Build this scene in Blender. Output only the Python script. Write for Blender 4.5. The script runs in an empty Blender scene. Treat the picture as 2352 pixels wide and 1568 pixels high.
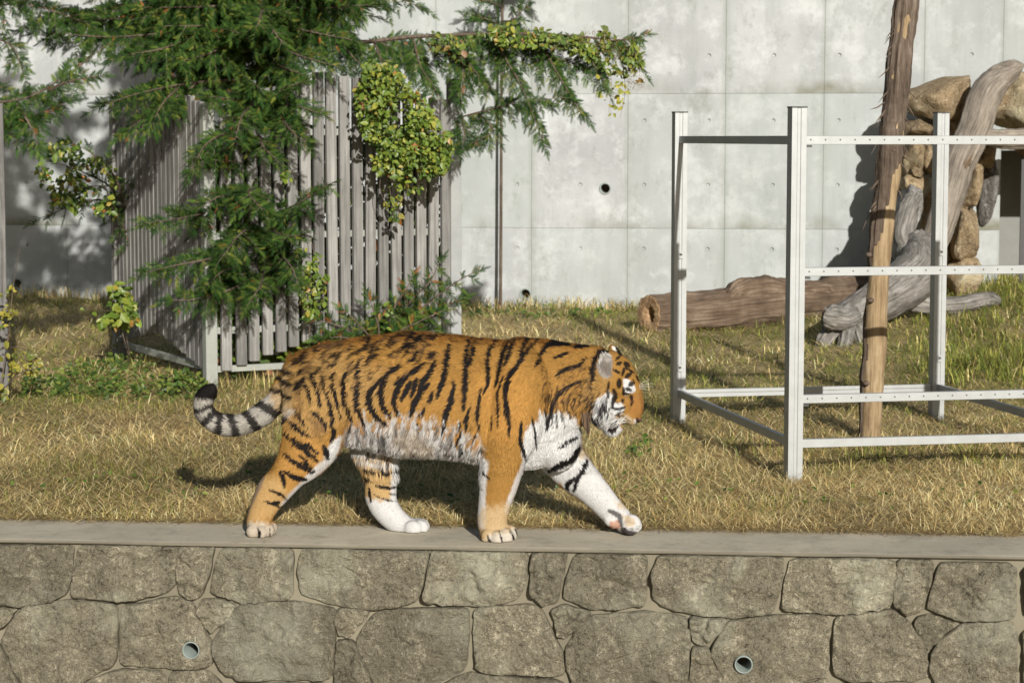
import bpy, bmesh, math
import numpy as np
from mathutils import Vector, Matrix, noise as mnoise
R = math.radians
scene = bpy.context.scene
C = scene.collection
# ------------------------------------------------------------------ camera
F = 5000.0; CX, CY = 1176.0, 784.0; HOR = 315.0; CAMZ = 1.91
PITCH = math.atan((CY - HOR) / F)
cam = bpy.data.cameras.new('camera'); camo = bpy.data.objects.new('camera', cam); C.objects.link(camo)
cam.sensor_width = 36.0; cam.lens = F / 2352.0 * 36.0; cam.clip_end = 500
camo.location = (0, 0, CAMZ); camo.rotation_euler = (math.pi / 2 - PITCH, 0, 0)
cam.dof.use_dof = True; cam.dof.focus_distance = 10.35; cam.dof.aperture_fstop = 7.0
scene.camera = camo
scene.render.resolution_x = 1024; scene.render.resolution_y = 682
# ------------------------------------------------------------------ sky and sun
SUN_EL, SUN_AZ = 20.0, 12.0            # sun stands behind the viewer, a little to the right
w = bpy.data.worlds.new('World'); scene.world = w; w.use_nodes = True
nt = w.node_tree; bg = nt.nodes['Background']
sk = nt.nodes.new('ShaderNodeTexSky'); sk.sky_type = 'NISHITA'; sk.sun_disc = False
sk.sun_elevation = R(SUN_EL); sk.sun_rotation = R(180 - SUN_AZ)
nt.links.new(sk.outputs[0], bg.inputs[0]); bg.inputs[1].default_value = 0.05
sl = bpy.data.lights.new('sun', 'SUN'); so = bpy.data.objects.new('sun', sl); C.objects.link(so)
sl.energy = 5.0; sl.angle = R(0.53); sl.color = (1.0, 0.95, 0.875)
tosun = Vector((math.sin(R(SUN_AZ)) * math.cos(R(SUN_EL)), -math.cos(R(SUN_AZ)) * math.cos(R(SUN_EL)), math.sin(R(SUN_EL))))
so.rotation_euler = tosun.to_track_quat('Z', 'Y').to_euler(); so.location = (3, -10, 8)
scene.view_settings.view_transform = 'Standard'; scene.view_settings.look = 'None'
scene.view_settings.exposure = 0.3; scene.view_settings.gamma = 1.0
rng = np.random.default_rng(7)

# ------------------------------------------------------------------ helpers
def at(px, py, Y):
    u = (px - CX) / F; v = (CY - py) / F
    d = Vector((u, math.cos(PITCH) + v * math.sin(PITCH), v * math.cos(PITCH) - math.sin(PITCH)))
    return Vector((0, 0, CAMZ)) + d * (Y / d.y)
def onplane(px, py, P0, n):
    o = Vector((0, 0, CAMZ)); d = at(px, py, 10.0) - o
    return o + d * ((P0 - o).dot(n) / d.dot(n))
def topx(V):
    V = np.asarray(V, float); x = V[:, 0]; y = V[:, 1]; z = V[:, 2] - CAMZ
    c, s = math.cos(PITCH), math.sin(PITCH)
    dep = y * c - z * s; up = y * s + z * c
    return CX + F * x / dep, CY - F * up / dep
def sstep(a, b, x):
    t = np.clip((np.asarray(x, float) - a) / (b - a), 0, 1); return t * t * (3 - 2 * t)
def gz(X, Y):
    X = np.asarray(X, float); Y = np.asarray(Y, float)
    return sstep(15, 22.5, Y) * (0.06 + 0.07 * sstep(-2, -5, X) + 0.27 * sstep(2.0, 4.6, X)) + \
        0.012 * np.sin(X * 2.3 + Y * 1.1) * sstep(10.7, 11.5, Y) + 0.010 * np.sin(X * 5.1 - Y * 3.3) * sstep(10.7, 11.5, Y)
def gzf(X, Y): return float(gz(X, Y))
def _h(ix, iy, iz):
    n = (ix * 374761393 + iy * 668265263 + iz * 2147483647 % 1274126177 + iz * 1103515245) & 0xffffffff
    n = ((n ^ (n >> 13)) * 1274126177) & 0xffffffff
    return ((n ^ (n >> 16)) & 0xffff) / 65535.0
def vnoise(P, s=1.0):
    P = np.asarray(P, float) * s; i = np.floor(P).astype(np.int64); f = P - i; f = f * f * (3 - 2 * f)
    r = 0
    for dx in (0, 1):
        for dy in (0, 1):
            for dz in (0, 1):
                wgt = (f[:, 0] if dx else 1 - f[:, 0]) * (f[:, 1] if dy else 1 - f[:, 1]) * (f[:, 2] if dz else 1 - f[:, 2])
                r = r + wgt * _h(i[:, 0] + dx, i[:, 1] + dy, i[:, 2] + dz)
    return r * 2 - 1
def srgb(r, g, b):
    f = lambda c: (c / 12.92 if c <= .04045 else ((c + .055) / 1.055) ** 2.4)
    return (f(r / 255), f(g / 255), f(b / 255))
def tag(o, label, cat, group=None):
    o['label'] = label; o['category'] = cat
    if group: o['group'] = group
    return o
def empty(name, loc=(0, 0, 0), label=None, cat=None, group=None):
    o = bpy.data.objects.new(name, None); o.location = loc; o.empty_display_size = .1; C.objects.link(o)
    if label: tag(o, label, cat, group)
    return o
def grained(o):
    G = np.array(LAST_G, np.float32); a = o.data.attributes.new('grain', 'FLOAT_VECTOR', 'POINT'); a.data.foreach_set('vector', G.ravel()); return o
def link(name, me, mat, parent=None, smooth=False):
    o = bpy.data.objects.new(name, me); C.objects.link(o)
    if mat is not None and len(me.materials) == 0: me.materials.append(mat)
    if smooth and len(me.polygons): me.polygons.foreach_set('use_smooth', np.ones(len(me.polygons), bool))
    if parent is not None:
        o.parent = parent; o.matrix_parent_inverse = Matrix.Translation(-Vector(parent.location))
    return o
def mk(name, V, Fc, mat, parent=None, smooth=False):
    me = bpy.data.meshes.new(name); me.from_pydata([tuple(v) for v in V], [], [tuple(f) for f in Fc]); me.update()
    return link(name, me, mat, parent, smooth)
def mk_np(name, V, T, mat, col=None, parent=None, smooth=False):
    """fast triangle mesh, T = (n,3) index array, col = (nv,3)"""
    me = bpy.data.meshes.new(name); V = np.asarray(V, np.float32); T = np.asarray(T, np.int32)
    me.vertices.add(len(V)); me.vertices.foreach_set('co', V.ravel())
    me.loops.add(T.size); me.loops.foreach_set('vertex_index', T.ravel())
    me.polygons.add(len(T)); me.polygons.foreach_set('loop_start', np.arange(0, T.size, 3, dtype=np.int32))
    me.polygons.foreach_set('loop_total', np.full(len(T), 3, np.int32))
    me.update(calc_edges=True)
    if col is not None: set_tint(me, col)
    return link(name, me, mat, parent, smooth)
def set_tint(me, col):
    a = me.attributes.new('tint', 'FLOAT_COLOR', 'POINT')
    c = np.ones((len(me.vertices), 4), np.float32); c[:, :3] = col
    a.data.foreach_set('color', c.ravel())
def stamp(TV, TF, O, X, Y, Z, S):
    """copies of template TV (n,3)/TF at origins O with axes X,Y,Z and scale S"""
    TV = np.asarray(TV, float); TF = np.asarray(TF, np.int64); n = len(TV); m = len(O)
    S = np.asarray(S, float)
    if S.ndim == 1: S = np.repeat(S[:, None], 3, 1)
    L = TV[None] * S[:, None, :]
    V = O[:, None, :] + L[..., 0:1] * X[:, None, :] + L[..., 1:2] * Y[:, None, :] + L[..., 2:3] * Z[:, None, :]
    T = TF[None] + (np.arange(m) * n)[:, None, None]
    return V.reshape(-1, 3), T.reshape(-1, 3)
def nrm(A): return A / np.maximum(np.linalg.norm(A, axis=-1, keepdims=True), 1e-9)
def frame_from(D, U):
    X = nrm(D); Y = nrm(np.cross(U, X)); Z = np.cross(X, Y); return X, Y, Z
def box(c, size, rz=0.0, tilt=None):
    hx, hy, hz = size[0] / 2, size[1] / 2, size[2] / 2
    V = [Vector((sx * hx, sy * hy, sz * hz)) for sz in (-1, 1) for sx, sy in ((-1, -1), (1, -1), (1, 1), (-1, 1))]
    M = Matrix.Rotation(rz, 3, 'Z')
    if tilt is not None: M = tilt @ M
    V = [Vector(c) + M @ v for v in V]
    return V, [(3, 2, 1, 0), (4, 5, 6, 7), (0, 1, 5, 4), (1, 2, 6, 5), (2, 3, 7, 6), (3, 0, 4, 7)]
def bevel_obj(o, wd, seg=1):
    bm = bmesh.new(); bm.from_mesh(o.data); bmesh.ops.bevel(bm, geom=bm.edges[:], offset=wd, segments=seg, affect='EDGES'); bm.to_mesh(o.data); bm.free()
def bar(p, q, wx, hz, up=Vector((0, 0, 1))):
    p = Vector(p); q = Vector(q); d = (q - p).normalized(); s = d.cross(up).normalized(); u = s.cross(d)
    V = []
    for b in (p, q):
        for a, c in ((-1, -1), (1, -1), (1, 1), (-1, 1)): V.append(b + s * a * wx / 2 + u * c * hz / 2)
    return V, [(0, 1, 2, 3), (7, 6, 5, 4), (0, 4, 5, 1), (1, 5, 6, 2), (2, 6, 7, 3), (3, 7, 4, 0)]
def tube(P, RA, RB=None, ref=Vector((0, 1, 0)), n=14, closed=True):
    """loft; RA = radius in the plane perpendicular to ref, RB = radius along ref"""
    P = [Vector(p) for p in P]; RB = RB or RA; V = []; Fc = []
    for i, p in enumerate(P):
        d = (P[min(i + 1, len(P) - 1)] - P[max(i - 1, 0)]).normalized()
        a = ref.cross(d).normalized(); b = d.cross(a).normalized()
        for k in range(n):
            t = 2 * math.pi * k / n; V.append(p + a * math.cos(t) * RA[i] + b * math.sin(t) * RB[i])
    m = len(P)
    for i in range(m - 1):
        for k in range(n):
            k2 = (k + 1) % n; Fc.append((i * n + k, i * n + k2, (i + 1) * n + k2, (i + 1) * n + k))
    if closed:
        Fc.append(tuple(reversed(range(n)))); Fc.append(tuple((m - 1) * n + k for k in range(n)))
    return V, Fc
def resample(P, n, extra=None):
    """Catmull-Rom through P (list of tuples of any length)"""
    P = np.asarray(P, float); Q = np.vstack([2 * P[0] - P[1], P, 2 * P[-1] - P[-2]]); out = []
    m = len(P) - 1
    for j in range(n):
        u = j / (n - 1) * m; i = min(int(u), m - 1); t = u - i
        a, b, c, d = Q[i], Q[i + 1], Q[i + 2], Q[i + 3]
        out.append(0.5 * ((2 * b) + (c - a) * t + (2 * a - 5 * b + 4 * c - d) * t * t + (3 * b - a - 3 * c + d) * t ** 3))
    return np.array(out)
def ellipsoid(c, ax, n=16, m=12):
    """ax = three axis vectors (with length)"""
    V = [Vector(c) + ax[2]]; Fc = []
    for i in range(1, m):
        ph = math.pi * i / m
        for k in range(n):
            t = 2 * math.pi * k / n
            V.append(Vector(c) + ax[0] * math.sin(ph) * math.cos(t) + ax[1] * math.sin(ph) * math.sin(t) + ax[2] * math.cos(ph))
    V.append(Vector(c) - ax[2]); L = len(V) - 1
    for k in range(n): Fc.append((0, 1 + k, 1 + (k + 1) % n))
    for i in range(m - 2):
        for k in range(n):
            a = 1 + i * n + k; b = 1 + i * n + (k + 1) % n; Fc.append((a, a + n, b + n, b))
    for k in range(n): Fc.append((L, 1 + (m - 2) * n + (k + 1) % n, 1 + (m - 2) * n + k))
    return V, Fc
class MB:
    def __init__(s): s.V = []; s.F = []
    def add(s, vf):
        o = len(s.V); s.V += [Vector(v) for v in vf[0]]; s.F += [tuple(i + o for i in f) for f in vf[1]]; return s
    def build(s, name, mat, parent=None, smooth=False): return mk(name, s.V, s.F, mat, parent, smooth)
def cut(objs, c, axis, r, depth):
    q = Vector(axis).to_track_quat('Z', 'Y').to_matrix(); V = []; n = 28
    for z in (-.2, depth):
        for k in range(n):
            t = 2 * math.pi * k / n; V.append(Vector(c) + q @ Vector((r * math.cos(t), r * math.sin(t), z)))
    Fc = [tuple(reversed(range(n))), tuple(range(n, 2 * n))] + [(k, (k + 1) % n, n + (k + 1) % n, n + k) for k in range(n)]
    cu = mk('cutter', V, Fc, None)
    for o in objs:
        m = o.modifiers.new('b', 'BOOLEAN'); m.operation = 'DIFFERENCE'; m.object = cu; m.solver = 'EXACT'
        bpy.context.view_layer.update(); dg = bpy.context.evaluated_depsgraph_get()
        me = bpy.data.meshes.new_from_object(o.evaluated_get(dg)); o.modifiers.clear(); o.data = me
    bpy.data.objects.remove(cu)

# ------------------------------------------------------------------ materials
def newmat(name):
    m = bpy.data.materials.new(name); m.use_nodes = True; n = m.node_tree.nodes
    return m, m.node_tree, n['Principled BSDF']
def N(nt, t, **kw):
    n = nt.nodes.new(t)
    for k, v in kw.items(): setattr(n, k, v)
    return n
def ramp(nt, fac, stops):
    r = N(nt, 'ShaderNodeValToRGB'); e = r.color_ramp.elements
    while len(e) < len(stops): e.new(.5)
    for el, (p, c) in zip(e, stops): el.position = p; el.color = (*c, 1) if len(c) == 3 else c
    nt.links.new(fac, r.inputs[0]); return r.outputs[0]
def noise(nt, vec, scale, detail=6, rough=.6, dist=0):
    n = N(nt, 'ShaderNodeTexNoise'); n.inputs['Scale'].default_value = scale; n.inputs['Detail'].default_value = detail
    n.inputs['Roughness'].default_value = rough; n.inputs['Distortion'].default_value = dist
    nt.links.new(vec, n.inputs['Vector']); return n.outputs['Fac']
def mapped(nt, vec, sc):
    m = N(nt, 'ShaderNodeMapping'); m.inputs['Scale'].default_value = sc; nt.links.new(vec, m.inputs['Vector']); return m.outputs[0]
def mix(nt, fac, a, b, mode='MIX'):
    m = N(nt, 'ShaderNodeMix', data_type='RGBA', blend_type=mode)
    for s, v in ((m.inputs[0], fac), (m.inputs[6], a), (m.inputs[7], b)):
        if isinstance(v, (int, float)): s.default_value = v
        elif isinstance(v, tuple): s.default_value = (*v, 1)
        else: nt.links.new(v, s)
    return m.outputs[2]
def math_(nt, op, a, b=0.0):
    m = N(nt, 'ShaderNodeMath', operation=op)
    for s, v in ((m.inputs[0], a), (m.inputs[1], b)):
        if isinstance(v, (int, float)): s.default_value = v
        else: nt.links.new(v, s)
    return m.outputs[0]
def bump(nt, b, h, strength=.5, dist=.01):
    n = N(nt, 'ShaderNodeBump'); n.inputs['Strength'].default_value = strength; n.inputs['Distance'].default_value = dist
    nt.links.new(h, n.inputs['Height']); nt.links.new(n.outputs[0], b.inputs['Normal'])
def posn(nt): return N(nt, 'ShaderNodeNewGeometry').outputs['Position']
def rnd(nt): return N(nt, 'ShaderNodeObjectInfo').outputs['Random']
def mat_tint(name, rough=.6, transl=0.0, spec=.3):
    m, nt, b = newmat(name); a = N(nt, 'ShaderNodeAttribute', attribute_name='tint')
    nt.links.new(a.outputs['Color'], b.inputs['Base Color']); b.inputs['Roughness'].default_value = rough
    b.inputs['Specular IOR Level'].default_value = spec
    if transl:
        t = N(nt, 'ShaderNodeBsdfTranslucent'); nt.links.new(a.outputs['Color'], t.inputs[0])
        x = N(nt, 'ShaderNodeMixShader'); x.inputs[0].default_value = transl
        nt.links.new(b.outputs[0], x.inputs[1]); nt.links.new(t.outputs[0], x.inputs[2])
        nt.links.new(x.outputs[0], nt.nodes['Material Output'].inputs[0])
    return m
def mat_plain(name, c, rough=.6, metal=0.0, sc=30):
    m, nt, b = newmat(name); p = posn(nt)
    nt.links.new(mix(nt, noise(nt, p, sc, 8, .7), tuple(x * .7 for x in c), tuple(min(1, x * 1.15) for x in c)), b.inputs['Base Color'])
    b.inputs['Roughness'].default_value = rough; b.inputs['Metallic'].default_value = metal
    return m
def mat_concrete(name, base, stain, panel=False, cope=False):
    m, nt, b = newmat(name); p = posn(nt)
    big = noise(nt, p, 1.3, 5); streak = noise(nt, mapped(nt, p, (5, 5, .7)), 1.0, 7, .7); fine = noise(nt, p, 60, 5)
    c = mix(nt, ramp(nt, big, [(.35, (0, 0, 0)), (.7, (1, 1, 1))]), tuple(x * .80 for x in base), tuple(x * 1.06 for x in base))
    c = mix(nt, math_(nt, 'MULTIPLY', ramp(nt, streak, [(.48, (0, 0, 0)), (.72, (1, 1, 1))]), .55), c, stain)
    c = mix(nt, math_(nt, 'MULTIPLY', ramp(nt, fine, [(.55, (0, 0, 0)), (.75, (1, 1, 1))]), .35), c, tuple(x * .6 for x in base))
    if cope:
        bl = noise(nt, p, 4.5, 8, .75); c = mix(nt, math_(nt, 'MULTIPLY', ramp(nt, bl, [(.5, (0, 0, 0)), (.68, (1, 1, 1))]), .6), c, (.20, .185, .145))
        sp = noise(nt, p, 130, 4, .7); c = mix(nt, ramp(nt, sp, [(.60, (0, 0, 0)), (.70, (.8, .8, .8))]), c, (.13, .12, .095)); c = mix(nt, ramp(nt, sp, [(.30, (.7, .7, .7)), (.38, (0, 0, 0))]), c, (.52, .49, .42))
    if panel:
        bl = noise(nt, p, 2.4, 8, .75); c = mix(nt, math_(nt, 'MULTIPLY', ramp(nt, bl, [(.50, (0, 0, 0)), (.64, (1, 1, 1))]), .5), c, tuple(min(.6, x * 1.45) for x in base))
        bl2 = noise(nt, mapped(nt, p, (3.1, 3.1, 2.0)), 1.6, 8, .75); c = mix(nt, math_(nt, 'MULTIPLY', ramp(nt, bl2, [(.55, (0, 0, 0)), (.68, (1, 1, 1))]), .5), c, (.17, .18, .15))
        r = rnd(nt); c = mix(nt, ramp(nt, r, [(0, (0, 0, 0)), (1, (.45, .45, .45))]), c, tuple(x * .92 * k for x, k in zip(base, (.93, 1.0, .95))))
        g = N(nt, 'ShaderNodeTexCoord').outputs['UV']; sep = N(nt, 'ShaderNodeSeparateXYZ'); nt.links.new(g, sep.inputs[0])
        d = math_(nt, 'ADD', math_(nt, 'ABSOLUTE', math_(nt, 'SUBTRACT', sep.outputs[0], .5)), math_(nt, 'MULTIPLY', math_(nt, 'SUBTRACT', streak, .5), .10))
        e = ramp(nt, d, [(.45, (0, 0, 0)), (.515, (.6, .6, .6))]); c = mix(nt, e, c, (.25, .275, .25))
        t = math_(nt, 'ADD', math_(nt, 'SUBTRACT', 1.0, sep.outputs[1]), math_(nt, 'MULTIPLY', math_(nt, 'SUBTRACT', noise(nt, p, 2.6, 6), .5), .32))
        e2 = ramp(nt, t, [(.90, (0, 0, 0)), (1.0, (.9, .9, .9))])
        c = mix(nt, math_(nt, 'MULTIPLY', e2, ramp(nt, noise(nt, p, .9, 3), [(.46, (0, 0, 0)), (.62, (1, 1, 1))])), c, (.16, .16, .115))
    nt.links.new(c, b.inputs['Base Color']); b.inputs['Roughness'].default_value = .9
    b.inputs['Specular IOR Level'].default_value = .2
    bump(nt, b, fine, .25, .004); return m
def mat_stone(name, dark, mid, light, sc=1.0, bs=.7):
    m, nt, b = newmat(name); p = posn(nt)
    n1 = noise(nt, p, 5 * sc, 8, .68); n2 = noise(nt, p, 38 * sc, 6, .75); n3 = noise(nt, p, 140 * sc, 3, .6)
    st = noise(nt, mapped(nt, p, (9, 9, 1.2)), 1.0, 5, .6)
    f = math_(nt, 'ADD', math_(nt, 'MULTIPLY', n1, .24), math_(nt, 'ADD', math_(nt, 'MULTIPLY', n2, .52), math_(nt, 'MULTIPLY', st, .24)))
    c = ramp(nt, f, [(.38, dark), (.47, mid), (.52, mid), (.60, light)])
    c = mix(nt, math_(nt, 'MULTIPLY', ramp(nt, n3, [(.55, (0, 0, 0)), (.63, (1, 1, 1))]), .75), c, tuple(x * .45 for x in dark))
    c = mix(nt, math_(nt, 'MULTIPLY', ramp(nt, noise(nt, p, 2.1, 5, .6), [(.52, (0, 0, 0)), (.68, (1, 1, 1))]), .45), c, tuple(min(.5, x * 1.25) for x in light))
    r = rnd(nt); hs = N(nt, 'ShaderNodeHueSaturation'); nt.links.new(math_(nt, 'ADD', math_(nt, 'MULTIPLY', r, .45), .80), hs.inputs['Value']); nt.links.new(c, hs.inputs['Color']); c = hs.outputs[0]
    nt.links.new(c, b.inputs['Base Color']); b.inputs['Roughness'].default_value = .95; b.inputs['Specular IOR Level'].default_value = .15
    vo = N(nt, 'ShaderNodeTexVoronoi'); vo.inputs['Scale'].default_value = 17 * sc; nt.links.new(p, vo.inputs['Vector'])
    hb = math_(nt, 'ADD', math_(nt, 'MULTIPLY', noise(nt, p, 15 * sc, 6, .7, .6), 1.4), math_(nt, 'MULTIPLY', vo.outputs['Distance'], .3))
    bump(nt, b, math_(nt, 'ADD', hb, math_(nt, 'ADD', math_(nt, 'MULTIPLY', n2, .6), math_(nt, 'MULTIPLY', n3, .2))), bs, .05); return m
def mat_wood(name, dark, mid, light, axis=(40, 40, 2.0), bs=.5, var=.5, grain=False):
    m, nt, b = newmat(name); p = N(nt, 'ShaderNodeAttribute', attribute_name='grain').outputs['Vector'] if grain else N(nt, 'ShaderNodeTexCoord').outputs['Object']
    ad = N(nt, 'ShaderNodeVectorMath', operation='ADD'); nt.links.new(p, ad.inputs[0])
    r = rnd(nt); cb = N(nt, 'ShaderNodeCombineXYZ')
    for i in range(3): nt.links.new(math_(nt, 'MULTIPLY', r, 37.0 + i * 11), cb.inputs[i])
    nt.links.new(cb.outputs[0], ad.inputs[1]); p = ad.outputs[0]
    g = noise(nt, mapped(nt, p, axis), 1.0, 8, .7, .4); n2 = noise(nt, p, 6, 4)
    f = math_(nt, 'ADD', math_(nt, 'MULTIPLY', g, .7), math_(nt, 'MULTIPLY', n2, .3))
    c = ramp(nt, f, [(.33, dark), (.5, mid), (.68, light)])
    hs = N(nt, 'ShaderNodeHueSaturation'); nt.links.new(math_(nt, 'ADD', math_(nt, 'MULTIPLY', r, var), 1 - var * .55), hs.inputs['Value']); nt.links.new(c, hs.inputs['Color'])
    nt.links.new(hs.outputs[0], b.inputs['Base Color']); b.inputs['Roughness'].default_value = .85; b.inputs['Specular IOR Level'].default_value = .2
    bump(nt, b, g, bs, .006); return m
M_wall = mat_concrete('weathered concrete', (.375, .388, .392), (.24, .255, .245), True)
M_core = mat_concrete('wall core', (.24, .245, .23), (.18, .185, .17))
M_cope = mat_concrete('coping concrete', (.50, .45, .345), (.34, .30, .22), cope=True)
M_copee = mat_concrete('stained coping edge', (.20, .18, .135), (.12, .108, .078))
M_mortar = mat_concrete('mortar', (.20, .18, .13), (.10, .09, .065))
M_stone = mat_stone('split stone', (.052, .045, .033), (.235, .210, .150), (.47, .425, .31), 1.35, .85)
M_rock = mat_stone('ochre rock', (.085, .06, .036), (.30, .225, .135), (.50, .42, .29), .6, .8)
M_rockg = mat_stone('grey rock', (.075, .07, .065), (.24, .23, .215), (.50, .49, .46), .6, .9)
M_slat = mat_wood('weathered slat', (.07, .068, .064), (.185, .181, .172), (.32, .315, .30), (45, 45, 2.2), .6)
M_alu = mat_plain('aluminium', (.36, .375, .375), .5, .3, 9)
M_paint = mat_plain('pale painted post', (.29, .305, .275), .6, 0, 9)
M_dark = mat_plain('dark steel', (.05, .05, .05), .6)
M_pvc = mat_plain('grey pvc', (.24, .28, .26), .45)
M_soil = mat_plain('damp soil', (.10, .07, .045), .95)
M_log = mat_wood('brown log', (.036, .025, .017), (.125, .088, .06), (.27, .21, .155), (60, 60, 2.6), 1.0, .2, True)
M_drift = mat_wood('grey driftwood', (.045, .041, .036), (.18, .168, .15), (.40, .38, .35), (60, 60, 3.0), 1.0, .2, True)
M_lean = mat_wood('brown grey trunk', (.055, .047, .04), (.19, .165, .135), (.34, .30, .255), (60, 60, 3.0), 1.0, .2, True)
M_bark = mat_wood('bark', (.035, .025, .018), (.105, .078, .058), (.21, .17, .135), (45, 45, 5), 1.0, .2)
M_bare = mat_wood('barkless wood', (.11, .072, .04), (.27, .195, .11), (.42, .335, .22), (40, 40, 2.5), .8, .1)
M_leaf = mat_tint('leaf', .5, .25, .4); M_needle = mat_tint('needles', .75, .10, .05)
M_grass = mat_tint('grass blades', .7, .2, .2); M_fur = mat_tint('fur', .7, 0.0, .08)
M_black = mat_plain('black rubber', (.012, .012, .012), .5)

# ------------------------------------------------------------------ ground
KS = -0.09; KF, KB = 10.04, 10.575          # coping front and back lines at X = 0
en = Vector((1, KS, 0)).normalized(); mn = Vector((KS, -1, 0)).normalized()   # along the wall; outwards to the viewer
def kf(X): return KF + KS * X
def kb(X): return KB + KS * X
gx = np.concatenate([np.linspace(-60, -8, 9)[:-1], np.linspace(-8, 8, 81), np.linspace(8, 60, 9)[1:]])
gt = np.concatenate([np.linspace(0, 14.5, 70), np.linspace(14.5, 80, 9)[1:]])
GV = []; GF = []
for j, t in enumerate(gt):
    for x in gx:
        y = kb(np.clip(x, -8, 8)) + t; GV.append((x, y, gzf(x, y) - (.02 if t < .05 else 0)))
nx = len(gx)
for j in range(len(gt) - 1):
    for i in range(nx - 1): GF.append((j * nx + i, j * nx + i + 1, (j + 1) * nx + i + 1, (j + 1) * nx + i))
m, nt_, b_ = newmat('thatch soil'); p_ = posn(nt_)
n1 = noise(nt_, p_, 2.2, 6, .65); n2 = noise(nt_, p_, 55, 6, .75)
c_ = ramp(nt_, n2, [(.34, (.09, .062, .03)), (.47, (.29, .21, .095)), (.60, (.56, .43, .21))])
c_ = mix(nt_, math_(nt_, 'MULTIPLY', ramp(nt_, n1, [(.45, (0, 0, 0)), (.65, (1, 1, 1))]), .5), c_, (.15, .15, .045))
nt_.links.new(c_, b_.inputs['Base Color']); b_.inputs['Roughness'].default_value = 1.0; bump(nt_, b_, n2, .8, .02)
g = mk('ground', GV, GF, m, smooth=True); g['kind'] = 'structure'
V, Fc = [(-80, -60, -1.6), (80, -60, -1.6), (80, 10.2, -1.6), (-80, 10.2, -1.6)], [(0, 1, 2, 3)]
fl = mk('moat_floor', V, Fc, M_cope); fl['kind'] = 'structure'

# ------------------------------------------------------------------ stone retaining wall
W0 = Vector((0, KF, 0))
rw = empty('retaining_wall', (0, KF, -1.6), 'low wall of irregular split stones under a smooth concrete coping', 'stone wall')
x0, x1 = -7.0, 7.0
def slab(a, b, z0, z1):          # a, b = offsets behind the face line
    V = []
    for z in (z0, z1):
        for X, t in ((x0, a), (x1, a), (x1, b), (x0, b)): V.append(W0 + en * X - mn * t + Vector((0, 0, z)))
    return V, [(3, 2, 1, 0), (4, 5, 6, 7), (0, 1, 5, 4), (1, 2, 6, 5), (2, 3, 7, 6), (3, 0, 4, 7)]
mo = mk('mortar', *slab(.034, .50, -1.6, -.018), M_mortar, rw)
# coping with a slightly worn front edge
nX = 180; V = []; Fc = []
prof = [(.50, -.016), (.002, -.016), (-.003, -.009), (.006, -.002), (.03, 0.0), (.56, 0.0), (.56, -.018)]
for i in range(nX + 1):
    X = x0 + (x1 - x0) * i / nX
    for k, (t, z) in enumerate(prof):
        wv = mnoise.noise(Vector((X * 3, k * .7, 0))) * .004 if k in (1, 2, 3) else 0
        V.append(W0 + en * X - mn * (t + wv) + Vector((0, 0, z + (wv * .5 if k == 2 else 0))))
for i in range(nX):
    for k in range(len(prof)):
        a = i * 7 + k; b = i * 7 + (k + 1) % 7; Fc.append((a, b, b + 7, a + 7))
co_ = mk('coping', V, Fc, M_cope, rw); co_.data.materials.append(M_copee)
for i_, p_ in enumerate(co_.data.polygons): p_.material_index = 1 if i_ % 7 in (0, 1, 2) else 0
def LL(*p): return [(x * .5, 1177.1 + y * .5) for x, y in p]
def RR(*p): return [(1176 + x * .5, 1177.1 + y * .5) for x, y in p]
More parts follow.
